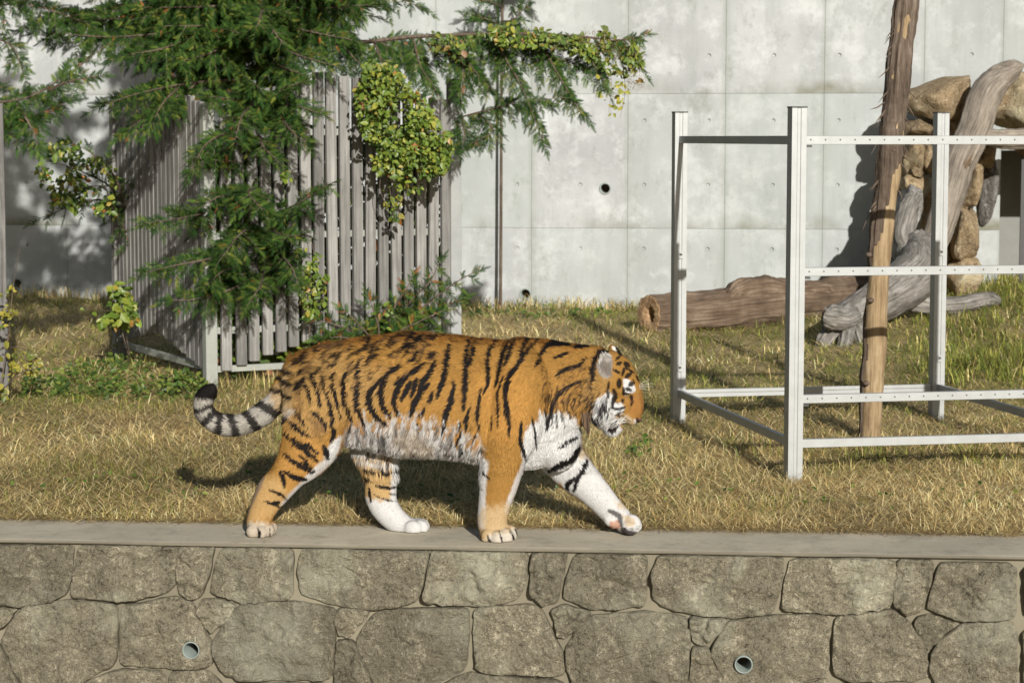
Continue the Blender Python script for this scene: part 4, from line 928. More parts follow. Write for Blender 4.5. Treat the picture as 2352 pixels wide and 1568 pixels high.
def add_blades(XY, hgt, wid, flat, cols, zoff=0.0):
    global nb
    n = len(XY); a = rng.uniform(0, 2 * math.pi, n); lean = np.clip(flat, 0, 1.4)
    H = np.stack([np.cos(a), np.sin(a), np.zeros(n)], 1); up = np.array((0, 0, 1.0))
    Zax = nrm(H * np.sin(lean)[:, None] + up * np.cos(lean)[:, None]); Yax = np.stack([-np.sin(a), np.cos(a), np.zeros(n)], 1); Xax = np.cross(Yax, Zax)
    O = np.stack([XY[:, 0], XY[:, 1], gz(XY[:, 0], XY[:, 1]) - .006 + zoff], 1)
    V, T = stamp(BL_V, BL_T, O, Xax, Yax, Zax, np.stack([hgt * .55, wid, hgt], 1))
    m = V.reshape(n, 7, 3); gzv = gz(m[..., 0], m[..., 1]) + .003; m[..., 2] = np.maximum(m[..., 2], gzv + (zoff if np.isscalar(zoff) else zoff[:, None]) * .6)
    c = np.repeat(cols, 7, 0)
    VB.append(m.reshape(-1, 3)); TB.append(T + nb); CB.append(np.clip(c, 0, 1)); nb += len(m) * 7
def cols_for(XY, gp):
    n = len(XY); isg = rng.random(n) < gp; c = np.where(isg[:, None], GRN[rng.choice(4, n, p=(.35, .3, .2, .15))], STRAW[rng.choice(4, n, p=(.38, .27, .20, .15))])
    pt = vnoise(np.stack([XY[:, 0] * 1.7, XY[:, 1] * 1.1, np.full(n, 9.0)], 1))
    return c * rng.uniform(.45, 1.35, (n, 1)) * (1.08 + .35 * pt)[:, None], isg
for (n, y0, y1, pw, hs, ws) in ((90000, 10.3, 13.2, 1.0, 1.0, 1.0), (66000, 13.2, 17.5, 1.0, 1.05, 1.4), (50000, 17.5, 23.6, 1.0, 1.25, 2.0)):
    XY = gpoints(n, y0, y1, pw); gp = green_prob(XY[:, 0], XY[:, 1])
    # flat thatch
    k = int(n * .68); T_ = XY[:k]; c, g_ = cols_for(T_, gp[:k] * (.35 + .5 * sstep(13, 16, T_[:, 1])))
    add_blades(T_, rng.uniform(.05, .15, k) * hs, rng.uniform(.0022, .0042, k) * ws, rng.uniform(.7, 1.4, k), c, rng.uniform(0, .022, k))
    # standing blades gathered in tufts
    U_ = XY[k:]; m = len(U_); tuft = vnoise(np.stack([U_[:, 0] * 4.2, U_[:, 1] * 3.0, np.full(m, 5.0)], 1)); keep_ = rng.random(m) < np.clip(.5 + .9 * tuft, .08, 1)
    U_ = U_[keep_]; m = len(U_); gpk = gp[k:][keep_]; c, g_ = cols_for(U_, np.clip(gpk * 1.25, 0, .95)); tf = np.clip(tuft[keep_], -.5, .8)
    near = sstep(10.9, 10.4, U_[:, 1] - KS * 0)
    add_blades(U_, rng.uniform(.03, .085, m) * hs * (1 + .7 * tf) * np.where(g_, 1.1, 1.0), rng.uniform(.0018, .0034, m) * ws, np.abs(rng.normal(.45, .45, m)), c)
# clumps of taller grass along the kerb edge, under the frame, by the fence and along the wall foot
def clump(px, py, n, h, spread, gp, wd=.004):
    X_, Y_ = pxY(px, py); XY = np.stack([rng.normal(X_, spread, n), rng.normal(Y_, spread, n)], 1); XY[:, 1] = np.maximum(XY[:, 1], kb(XY[:, 0]) + .005)
    c, g_ = cols_for(XY, gp); add_blades(XY, rng.uniform(h * .5, h, n), np.full(n, wd), np.abs(rng.normal(.25, .35, n)), c)
for k in range(90): clump(rng.uniform(-30, 2380), rng.uniform(1175, 1212), 40, rng.uniform(.03, .07), .05, rng.uniform(.1, .6), .003)
for k in range(26): clump(rng.uniform(1950, 2360), rng.uniform(1040, 1085), 9, rng.uniform(.10, .24), .05, .92, .006)
for k in range(12): clump(rng.uniform(1700, 1800), rng.uniform(1020, 1060), 4, rng.uniform(.1, .2), .05, .95, .006)
for k in range(18): clump(rng.uniform(500, 680), rng.uniform(888, 905), 18, rng.uniform(.10, .22), .06, .6, .005)
for k in range(40): clump(rng.uniform(650, 1300), rng.uniform(1050, 1190), 30, rng.uniform(.04, .08), .06, .55, .003)
for k in range(70): clump(rng.uniform(30, 2360), rng.uniform(900, 1160), 22, rng.uniform(.05, .10), .07, .4, .0032)
for k in range(240):
    px = rng.uniform(-40, 2400); s_x = (px - CX) / F * 23.3; Yw = 23.42 - .12 * s_x - abs(rng.normal(0, .12)); n = 16; X_ = (px - CX) / F * Yw
    XY = np.stack([rng.normal(X_, .07, n), np.minimum(rng.normal(Yw, .06, n), 23.44 - .12 * X_)], 1); rt = 1 if px < 1900 else 0
    c, g_ = cols_for(XY, .35 if rt else .9); add_blades(XY, rng.uniform(.06, .20, n) * (1 if px < 1900 else 1.5), np.full(n, .008), np.abs(rng.normal(.1, .3, n)), c)
for k in range(150): clump(rng.uniform(2120, 2380), rng.uniform(690, 900), 24, rng.uniform(.10, .22), .12, .9, .008)
n = 12000; XY = gpoints(n, 10.4, 16.5); add_blades(XY, rng.uniform(.10, .26, n), rng.uniform(.003, .0058, n), rng.uniform(1.0, 1.4, n), np.array([(.80, .66, .34), (.70, .52, .22), (.55, .38, .15)])[rng.integers(0, 3, n)] * rng.uniform(.8, 1.15, (n, 1)), rng.uniform(.01, .035, n))
# straw litter spilling over the coping
n = 5200; X_ = rng.uniform(-3.1, 3.0, n); XY = np.stack([X_, kb(X_) + rng.normal(-.008, .024, n) - .035 * np.clip(vnoise(np.stack([X_ * 2.1, X_ * 0, X_ * 0], 1)), 0, 1) * rng.random(n)], 1); c, g_ = cols_for(XY, .08); c[rng.random(n) < .35] = (.20, .12, .05)
add_blades(XY, rng.uniform(.03, .11, n), rng.uniform(.0018, .003, n), rng.uniform(1.1, 1.4, n), c, rng.uniform(.008, .02, n))
n = 260; X_ = rng.uniform(-3.1, 3.0, n); XY = np.stack([X_, kf(X_) + .04 + abs(rng.normal(0, .22, n)).clip(0, .5)], 1)
_n0 = nb; add_blades(XY, rng.uniform(.012, .06, n), rng.uniform(.0015, .0028, n), np.full(n, 1.4), STRAW[rng.integers(0, 4, n)], np.full(n, .006))
gr = mk_np('dry_grass', np.vstack(VB), np.vstack(TB), M_grass, np.vstack(CB)); gr['kind'] = 'stuff'; gr['label'] = 'dry straw coloured grass mixed with green blades'; gr['category'] = 'grass'
# low green weeds
WV = []
for poly, n, sz in (([(150,840),(260,830),(380,850),(450,880),(455,915),(330,925),(180,920),(60,900)], 1300, .045), ([(1440,1040),(1490,1010),(1500,1050),(1460,1075)], 60, .04), ([(60,880),(200,900),(180,930),(40,920)], 250, .05), ([(0,1090),(2352,1140),(2352,1190),(0,1170)], 260, .03), ([(1050,730),(1400,735),(1400,745),(1050,745)], 160, .06), ([(360,880),(470,890),(470,920),(380,925)], 260, .05)):
    P = np.array(poly, float); cnt = 0
    while cnt < n:
        x = rng.uniform(P[:, 0].min(), P[:, 0].max(), 2000); y = rng.uniform(P[:, 1].min(), P[:, 1].max(), 2000); k = inpoly(x, y, poly)
        cl = vnoise(np.stack([x / 26, y / 12, np.zeros(2000)], 1)); k &= rng.random(2000) < np.clip(.5 + cl, .03, 1)
        for a, b in zip(x[k], y[k]):
            X_, Y_ = pxY(a, b); WV.append((X_, Y_, gzf(X_, Y_) + abs(rng.normal(.03, .035)), sz)); cnt += 1
            if cnt >= n: break
WV = np.array(WV); n = len(WV); U = nrm(np.array((.1, -.5, 1.0)) + rng.normal(0, .45, (n, 3))); D = nrm(rng.normal(0, 1, (n, 3))); D = nrm(D - (D * U).sum(1, keepdims=True) * U)
X, Y, Z = frame_from(D, U); V, T = stamp(LF_V, LF_T, WV[:, :3], X, Y, Z, WV[:, 3] * rng.uniform(.5, 1.3, n))
cw_ = np.array([(.06, .11, .018), (.10, .155, .026), (.04, .075, .014), (.17, .20, .04)])[rng.integers(0, 4, n)] * rng.uniform(.8, 1.2, (n, 1))
wd_ = mk_np('ground_weeds', V, T, M_leaf, np.repeat(cw_, 7, 0)); wd_['kind'] = 'stuff'; wd_['label'] = 'low green broadleaf weeds growing through the grass'; wd_['category'] = 'weeds'

# ------------------------------------------------------------------ tiger
def ycen(px): return 10.344 - .09 * ((px - CX) / F * 10.35)
LATV = Vector((.09, 1, 0)).normalized(); FWD = Vector((1, -.09, 0)).normalized(); UPV = Vector((0, 0, 1))
PXM = 10.35 / F
def TP(px, py, lat=0.0): return at(px, py, ycen(px) + lat)
tb = MB()
def tell(px, py, rx, rz, ry, lat=0.0, ang=0.0, yaw=0.0, n=20, m=14):
    """ellipsoid; rx, rz in picture units, ry metres; ang tilts in the side view (clockwise), yaw turns it about the vertical"""
    c, s = math.cos(ang), math.sin(ang); a = FWD * c - UPV * s; u = FWD * s + UPV * c
    f = a * math.cos(yaw) - LATV * math.sin(yaw); l = LATV * math.cos(yaw) + a * math.sin(yaw)
    tb.add(ellipsoid(TP(px, py, lat), (f * rx * PXM, l * ry, u * rz * PXM), n, m))
def ttube(st, m=40, n=22):
    """st rows = px, py, r (picture units), ry (m), lat (m)"""
    Q = resample(st, m); P = [TP(q[0], q[1], q[4]) for q in Q]
    tb.add(tube(P, [max(.004, q[2] * PXM) for q in Q], [max(.004, q[3]) for q in Q], LATV, n))
# torso: px, top, bottom, half width
tors = [(650,862,905,.05),(668,826,945,.125),(700,806,978,.17),(750,789,996,.195),(800,776,1022,.188),(860,767,1036,.20),(920,761,1046,.228),(980,761,1050,.235),(1040,765,1052,.238),(1100,775,1064,.235),(1150,779,1074,.20),(1200,773,1078,.185),(1250,776,1074,.18),(1290,784,1040,.16),(1325,790,985,.14),(1360,793,962,.125),(1385,800,945,.11),(1400,815,930,.08)]
Q = resample(tors, 80); V = []; Fc = []; nn = 30
for q in Q:
    c = TP(q[0], (q[1] + q[2]) / 2); rz = (q[2] - q[1]) / 2 * PXM
    for k in range(nn):
        t = 2 * math.pi * k / nn; ct, st_ = math.cos(t), math.sin(t)
        wd = math.copysign(abs(st_) ** .86, st_) * q[3] * (1 - .16 * max(0, ct) ** 2); V.append(c + LATV * wd + UPV * ct * rz)
for i in range(len(Q) - 1):
    for k in range(nn): Fc.append((i * nn + k, i * nn + (k + 1) % nn, (i + 1) * nn + (k + 1) % nn, (i + 1) * nn + k))
Fc.append(tuple(reversed(range(nn)))); Fc.append(tuple((len(Q) - 1) * nn + k for k in range(nn))); tb.add((V, Fc))
tell(1278, 1010, 60, 72, .135); tell(1195, 835, 60, 62, .15, -.03); tell(1195, 835, 60, 62, .15, .03)
# near hind leg
ttube([(758,800,20,.03,-.04),(750,850,62,.07,-.09),(742,900,82,.11,-.135),(730,955,80,.112,-.145),(717,1012,68,.095,-.148),(688,1060,53,.07,-.135),(658,1097,40,.058,-.125),(631,1124,39,.054,-.115),(615,1147,35,.05,-.11),(602,1173,31,.047,-.105),(594,1198,29,.048,-.10),(594,1214,25,.048,-.10)])
tell(597, 1215, 30, 20, .058, -.105); 
for a, b, r, l in ((580,1220,15,-.148),(600,1222,14,-.150),(617,1217,14,-.125),(626,1212,12,-.085)): tell(a, b, r, 16, .026, l)
# far hind leg
ttube([(850,900,20,.03,.04),(855,960,60,.08,.09),(862,1020,58,.085,.10),(868,1062,48,.07,.10),(875,1098,41,.06,.10),(875,1138,38,.054,.10),(886,1168,34,.05,.10),(906,1192,30,.047,.095),(926,1206,27,.049,.095)])
tell(942, 1210, 38, 22, .058, .095)
for a, b, r, l in ((948,1213,21,.045),(964,1211,21,.072),(968,1208,20,.104),(960,1206,18,.138)): tell(a, b, r, 19, .027, l)
# near front leg
ttube([(1212,790,14,.03,-.05),(1208,840,54,.06,-.115),(1194,910,72,.092,-.15),(1178,980,66,.09,-.152),(1158,1045,54,.078,-.13),(1146,1105,46,.066,-.12),(1136,1155,38,.057,-.11),(1131,1190,35,.055,-.105),(1132,1212,34,.057,-.10)])
tell(1140, 1224, 40, 24, .062, -.105)
for a, b, r, l in ((1122,1232,18,-.155),(1144,1236,17,-.170),(1163,1231,17,-.145),(1174,1224,15,-.105)): tell(a, b, r, 19, .029, l)
# far front leg, lifted paw
ttube([(1250,900,20,.03,.04),(1255,960,58,.08,.08),(1278,1025,60,.08,.10),(1316,1080,49,.066,.10),(1357,1120,39,.057,.10),(1392,1158,33,.05,.10),(1412,1180,31,.049,.10),(1428,1196,29,.052,.10)])
tell(1438, 1202, 34, 24, .055, .10, .55)
for a, b, r, l in ((1452,1198,21,.07),(1456,1204,20,.10),(1452,1210,19,.13),(1446,1212,20,.05)): tell(a, b, r, 18, .027, l, .5)
tell(1402, 1195, 18, 14, .03, .075, .6)
# tail
ttube([(705,840,44,.08,0),(684,868,40,.072,0),(662,892,34,.062,0),(640,919,28,.054,-.01),(600,954,24,.048,-.02),(560,973,23,.045,-.02),(523,977,23.5,.046,-.02),(490,967,23,.046,-.02),(470,948,21.5,.043,-.02),(466,930,20.5,.041,-.02),(469,915,20,.04,-.02),(477,904,18.5,.037,-.02),(487,896,14,.028,-.02),(493,892,6,.012,-.02)], 60, 18)
# head
tell(1402, 868, 46, 62, .105); tell(1425, 855, 30, 34, .075); tell(1382, 928, 36, 50, .128, 0, -.2)
ttube([(1420,850,34,.075,0),(1438,884,33,.068,0),(1450,915,29,.056,0),(1459,944,21,.045,0),(1463,956,14,.035,0)], 20, 16)
tell(1436, 948, 32, 24, .062, 0, .55); tell(1424, 935, 34, 32, .078); tell(1408, 981, 25, 20, .045, 0, -.1); tell(1462, 960, 13, 11, .03, 0, .6)
tell(1440, 896, 16, 12, .025, -.055); tell(1440, 896, 16, 12, .025, .055); tell(1445, 962, 20, 13, .035, -.03, .55); tell(1445, 962, 20, 13, .035, .03, .55)
def ear(px, py, lat, fwd_face):
    c = TP(px, py, lat); up = (UPV * .93 - FWD * .22 + LATV * (.25 if lat > 0 else -.25)).normalized()
    nf = fwd_face.normalized(); nf = (nf - up * nf.dot(up)).normalized(); sd = up.cross(nf)
    V, Fc = ellipsoid((0, 0, 0), (sd * 1.0, nf * 1.0, up * 1.0), 22, 16); out = []
    for v in V:
        a, b_, h = v.dot(sd), v.dot(nf), v.dot(up); th = .016
        bulge = -.020 * (1 - a * a) * (1 - .4 * h * h); d = (b_ * th + bulge) if True else 0
        out.append(c + sd * a * .040 * (1 - .12 * h) + up * h * .066 + nf * d)
    tb.add((out, Fc))
ear(1389, 842, -.085, Vector((.55, -.85, .05))); ear(1416, 822, .065, Vector((.75, .55, .05)))
me = bpy.data.meshes.new('tb'); me.from_pydata([tuple(v) for v in tb.V], [], tb.F); bmx = bmesh.new(); bmx.from_mesh(me); bmesh.ops.recalc_face_normals(bmx, faces=bmx.faces[:]); bmx.to_mesh(me); bmx.free()
to = bpy.data.objects.new('tb', me); C.objects.link(to)
md = to.modifiers.new('r', 'REMESH'); md.mode = 'VOXEL'; md.voxel_size = .0065; md.adaptivity = 0
md = to.modifiers.new('s', 'SMOOTH'); md.factor = .5; md.iterations = 5
bpy.context.view_layer.update(); bmesh_ = bpy.data.meshes.new_from_object(to.evaluated_get(bpy.context.evaluated_depsgraph_get())); bpy.data.objects.remove(to)
bmesh_.name = 'body'; nv = len(bmesh_.vertices); co = np.zeros(nv * 3, np.float32); bmesh_.vertices.foreach_get('co', co); co = co.reshape(-1, 3).astype(float)
vno = np.zeros(nv * 3, np.float32); bmesh_.vertices.foreach_get('normal', vno); vno = vno.reshape(-1, 3); co += vno * ((vnoise(co, 8) * .006 + vnoise(co, 17) * .003) * sstep(.10, .25, co[:, 2]))[:, None]
co[:, 2] = np.maximum(co[:, 2], .004); bmesh_.vertices.foreach_set('co', co.astype(np.float32).ravel()); bmesh_.update()

# coat pattern, drawn as a side view of the animal (orange ground, pale parts, black stripes)
X0, Y0, GW, GH = 430, 740, 1080, 530; SS = 2
yy, xx = np.mgrid[0:GH * SS, 0:GW * SS]; xx = X0 + (xx + .5) / SS; yy = Y0 + (yy + .5) / SS
coat = np.zeros((GH * SS, GW * SS, 3)); coat[:] = (.250, .133, .034)
def c1(*p): return [(402 + x * .3662, 717.8 + y * .3662) for x, y in p]
def c2(*p): return [(947.5 + x * .3662, 717.8 + y * .3662) for x, y in p]
def c3(*p): return [(1263.3 + x * .1831, 746.5 + y * .1831) for x, y in p]
def blend(mask, x0_, y0_, col, a=1.0):
    h, w_ = mask.shape; sl_ = coat[y0_:y0_ + h, x0_:x0_ + w_]; sl_ += (np.array(col) - sl_) * (mask * a)[..., None]
def bbox(P, pad):
    P = np.array(P); a = np.floor((P.min(0) - pad - (X0, Y0)) * SS).astype(int); b = np.ceil((P.max(0) + pad - (X0, Y0)) * SS).astype(int)
    a = np.clip(a, 0, (GW * SS - 1, GH * SS - 1)); b = np.clip(b, 1, (GW * SS, GH * SS)); return a[0], a[1], b[0], b[1]
def segdist(px, py, a, b):
    ax, ay = a; bx_, by_ = b; dx, dy = bx_ - ax, by_ - ay; L2 = dx * dx + dy * dy + 1e-9
    t = np.clip(((px - ax) * dx + (py - ay) * dy) / L2, 0, 1); return np.hypot(px - ax - t * dx, py - ay - t * dy), t
def poly(P, col, soft=6.0, a=1.0):
    x0_, y0_, x1_, y1_ = bbox(P, soft * 1.5); gx_ = xx[y0_:y1_, x0_:x1_]; gy_ = yy[y0_:y1_, x0_:x1_]; ins = inpoly(gx_, gy_, P); d = np.full(gx_.shape, 1e9)
    for i in range(len(P)): d = np.minimum(d, segdist(gx_, gy_, P[i], P[(i + 1) % len(P)])[0])
    sd_ = np.where(ins, d, -d); wob = vnoise(np.stack([gx_.ravel() / 5, gy_.ravel() / 9, np.zeros(gx_.size)], 1)).reshape(gx_.shape) * soft * .8
    blend(sstep(-soft, soft, sd_ + wob), x0_, y0_, col, a)
def stroke(P, wd, col=(.009, .0075, .007), a=1.0, taper=.6, soft=1.2, wob=1.2):
    wd = wd * 1.45 if 4 < wd < 12 else wd
    P = np.array(P); 
    if len(P) > 2: P = resample(P, len(P) * 4)
    L = np.concatenate([[0], np.cumsum(np.linalg.norm(np.diff(P, axis=0), axis=1))]); x0_, y0_, x1_, y1_ = bbox(P, wd + 6); gx_ = xx[y0_:y1_, x0_:x1_]; gy_ = yy[y0_:y1_, x0_:x1_]; best = np.full(gx_.shape, -1e9)
    nz = vnoise(np.stack([gx_.ravel() / 4.5, gy_.ravel() / 4.5, np.full(gx_.size, 3.0)], 1)).reshape(gx_.shape) * wob + vnoise(np.stack([gx_.ravel() / 1.6, gy_.ravel() / 3, np.full(gx_.size, 8.0)], 1)).reshape(gx_.shape) * wob * .5
    for i in range(len(P) - 1):
        d, t = segdist(gx_, gy_, P[i], P[i + 1]); f = (L[i] + t * (L[i + 1] - L[i])) / L[-1]; hw = wd / 2 * (1 - taper + taper * np.sin(np.pi * np.clip(f, .02, .98)) ** .6)
        best = np.maximum(best, hw - d)
    blend(sstep(-soft, soft, best + nz), x0_, y0_, col, a)
WH = (.45, .447, .44); CR = (.38, .27, .14); GY = (.45, .43, .40); BK = (.009, .0075, .007); BR = (.10, .055, .025)
# colour areas
poly([(640,760),(1400,770),(1400,800),(1290,800),(1180,795),(1050,788),(900,782),(760,800),(680,840)], (.22, .095, .02), 10, .8)
poly([(660,840),(780,800),(900,850),(880,960),(800,970),(700,1000),(660,960)], (.27, .165, .06), 25, .8)
poly([(1100,860),(1200,840),(1230,930),(1200,1010),(1120,1010)], (.32, .165, .042), 18, .8)
poly([(560,1090),(650,1090),(700,1130),(640,1190),(560,1200)], (.35, .225, .095), 14, .9)
poly([(550,1200),(650,1200),(650,1245),(550,1245)], (.36, .32, .26), 8, .9)
poly(c1((690,880),(720,830),(860,760),(960,900),(860,1000),(700,1120),(640,1000)), (.31, .165, .045), 8)
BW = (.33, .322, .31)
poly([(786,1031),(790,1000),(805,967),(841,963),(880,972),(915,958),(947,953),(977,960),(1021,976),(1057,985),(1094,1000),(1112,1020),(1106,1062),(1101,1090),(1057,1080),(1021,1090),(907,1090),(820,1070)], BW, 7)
poly([(770,1000),(786,998),(780,1035),(752,1056),(745,1045)], WH, 4)
stroke(c1((1000,900),(930,950),(870,1010),(800,1090),(730,1160),(690,1200)), 20, WH, .9, .2, 4)
poly([(806,1036),(925,1050),(925,1150),(830,1150)], (.36, .24, .105), 5)
poly([(836,1143),(860,1146),(880,1150),(925,1140),(1000,1190),(1000,1240),(880,1240),(830,1180)], WH, 7)
stroke(c1((1400,900),(1390,1040),(1385,1180)), 26, WH, 1, .1, 4); stroke(c1((1150,900),(1270,925),(1400,930)), 14, WH, .8, .2, 5)
poly(c2((700,770),(730,700),(790,670),(800,600),(850,620),(920,600),(1030,640),(1060,700),(1060,840),(1110,910),(1300,1160),(1480,1300),(1480,1440),(1200,1360),(1130,1240),(850,1020),(700,970),(690,860)), WH, 5)
stroke(c2((448,930),(435,1030),(425,1150),(428,1260),(430,1330)), 24, WH, .95, .1, 4); stroke(c2((705,930),(660,1050),(610,1180),(590,1240)), 14, WH, .85, .2, 3)
poly(c2((430,1230),(600,1180),(680,1330),(680,1480),(410,1480)), (.40, .30, .17), 12, .8); poly(c2((470,1400),(680,1340),(690,1480),(440,1480)), (.43, .40, .35), 8, .9)
poly(c2((1040,845),(1085,850),(1095,905),(1050,900)), CR, 5, .7); poly(c2((1270,1180),(1330,1190),(1335,1225),(1285,1220)), CR, 5, .7); poly(c2((1320,1270),(1400,1280),(1390,1330),(1330,1340)), CR, 6, .7)
# head areas
poly(c3((500,620),(640,560),(760,700),(740,850),(640,900),(540,960),(430,900),(430,760)), (.24, .15, .055), 8, .6)
poly(c3((640,870),(740,830),(800,880),(800,1000),(720,1090),(710,1240),(640,1330),(560,1300),(510,1180),(560,1020)), WH, 4.5)
poly(c3((780,960),(900,975),(945,1040),(920,1100),(860,1130),(800,1150),(740,1200),(690,1180),(700,1080),(740,1030)), WH, 2)
poly(c3((915,670),(1000,680),(1060,760),(1078,820),(1040,858),(950,855),(922,780)), WH, 1.2)
poly(c3((690,1180),(860,1140),(900,1220),(860,1330),(800,1400),(690,1420),(660,1300)), WH, 3); poly(c3((780,1320),(870,1290),(930,1290),(900,1400),(780,1430)), WH, 3); poly(c3((840,1130),(930,1180),(1010,1250),(1080,1180),(1090,1245),(1000,1290),(900,1270),(850,1220)), (.36, .26, .14), 2)
poly(c3((1000,860),(1150,840),(1190,1100),(1190,1180),(1080,1170),(1000,1100),(980,960)), (.25, .12, .035), 4, .8)
poly(c3((620,430),(690,345),(770,380),(785,500),(770,640),(690,680),(620,620),(595,540)), (.24, .22, .20), 2); poly(c3((640,470),(780,460),(780,650),(650,610)), (.11, .095, .08), 4, .85); stroke(c3((625,500),(650,410),(700,355),(760,385)), 5, (.42, .41, .39), .9, .3, 1.5)  # grey ear lining, with the shading of the hollow painted in
poly(c3((780,265),(840,290),(830,330),(780,300)), (.7, .68, .62), 1.5)
# stripes on flank and shoulder, painted shade lines between the toes
for w_, P in [(10.5,((240,205),(228,270),(215,350),(200,420),(180,470),(165,525))),(11,((152,305),(110,380),(72,430),(60,480),(40,530),(5,600))),(10,((365,180),(350,260),(345,330),(340,420),(335,500),(326,600))),(7,((392,195),(385,270),(358,345))),
 (7.5,((535,175),(500,230),(482,280),(482,360),(478,440),(448,495))),(8,((615,185),(580,250),(560,320),(545,390),(528,455))),(8,((655,165),(620,250),(588,325))),(8,((808,160),(740,230),(700,280),(650,350),(610,400),(590,460),(590,530),(603,600),(610,680),(610,760))),
 (8,((750,150),(710,210),(682,275))),(10,((805,275),(850,215),(920,192),(1000,207))),(7,((1030,218),(1120,208))),(5,((900,285),(985,252))),(5.5,((778,335),(818,285))),(7,((1095,292),(1050,330),(980,350),(915,385))),
 (10,((270,435),(255,510),(235,590),(210,650),(193,735))),(7.5,((132,495),(112,565))),(8,((85,590),(55,640),(40,690))),(6.5,((432,475),(420,560),(410,640),(420,725))),(4.5,((577,395),(545,480),(540,560),(540,710))),(4,((502,640),(498,725))),
 (7,((362,595),(345,660),(340,735))),(9,((302,685),(290,805))),(6,((415,750),(360,805))),(4.5,((752,655),(770,740),(782,845))),(6.5,((688,675),(678,780),(690,840),(714,915))),(5,((620,420),(600,480),(585,600),(590,650))),
 (7,((1065,428),(980,462),(905,520),(870,600),(850,705))),(4,((990,470),(955,520),(955,570))),(6,((1030,770),(980,802),(915,835))),(11,((1045,835),(1000,910),(920,950),(855,985))),(8.5,((1088,915),(1060,980),(1030,1050),(1010,1115))),(9,((1012,1035),(970,1080),(975,1112))),(4.5,((430,980),(482,1042))),
 (4,((540,1370),(556,1410),(560,1460))),(3.5,((606,1362),(630,1400),(636,1440))),(3,((640,1355),(655,1385),(658,1415))),(4.5,((470,1400),(485,1440))),(3.5,((430,1100),(450,1120))),  # black paw lines paint shade into the toe grooves
 (9,((40,400),(20,460),(0,520))),(7,((60,250),(30,290),(0,300))),(7,((60,190),(10,200),(-50,230))),(9,((0,420),(-30,480),(-60,540)))]:
    stroke(c2(*P), w_)
for P in (((830,575),(850,695)),((880,570),(885,690)),((905,585),(912,700)),((930,590),(962,695)),((970,560),(1012,655)),((1000,550),(1042,645)),((840,640),(845,720)),((860,500),(850,560)),((880,480),(870,540)),((920,450),(905,520)),((1010,480),(985,560)),((1040,500),(1010,580))): stroke(c2(*P), 4.2, BK, .85)
for k in range(120):
    x = rng.uniform(820, 1170); y = rng.uniform(300, 560); stroke(c2((x, y), (x - rng.uniform(4, 22), y + rng.uniform(30, 60))), rng.uniform(1.6, 3.2), BK if rng.random() < .4 else BR, .65)
# belly marks
for w_, P in ((11,((240,755),(236,830),(232,890))),(8,((60,690),(40,740),(30,780))),(9,((20,760),(70,800),(110,840))),(7,((110,850),(130,900))),(8,((160,700),(150,770))),(7,((-60,780),(-20,830),(10,880))),(6,((420,830),(450,870))),(6,((-110,720),(-90,800))),(10,((300,800),(310,850)))): stroke(c2(*P), w_, BK, .8, .6, 2.5, 2)
for w_, P in ((7,((1060,850),(1085,780),(1112,680))),(7,((1180,690),(1195,790))),(6,((1245,700),(1240,830))),(8,((1310,700),(1320,870))),(7,((1390,690),(1380,800))),(8,((1440,720),(1450,820))),(6,((1150,700),(1140,800))),(8,((1490,760),(1530,830))),(6,((1280,720),(1290,800)))): stroke(c1(*P), w_, BK, .75, .6, 2.5, 2)
for k in range(170):
    x = rng.uniform(795, 1105); y = rng.uniform(965, 1050); L = rng.uniform(14, 34); stroke([(x, y), (x - rng.uniform(-3, 9), y + L)], rng.uniform(1.6, 4.8), BK if rng.random() < .5 else (.20, .17, .15), rng.uniform(.45, .9), .7, 1.5, 1.5)
poly([(905,985),(960,985),(1005,1010),(1000,1045),(930,1040)], (.30, .25, .19), 10, .6)
for k in range(120):                                    # the orange runs down into the pale belly in tufts
    x = rng.uniform(800, 1105); y = np.interp(x, [800, 841, 880, 947, 1021, 1105], [968, 963, 970, 953, 976, 1008]) + rng.normal(0, 6); up_ = rng.random() < .25; L = rng.uniform(8, 24)
    stroke([(x, y), (x - rng.uniform(0, 6), y + (-L if up_ else L))], rng.uniform(2, 3.9), BW if up_ else (.27, .14, .04), .8, .8, 1.2, 1.0)
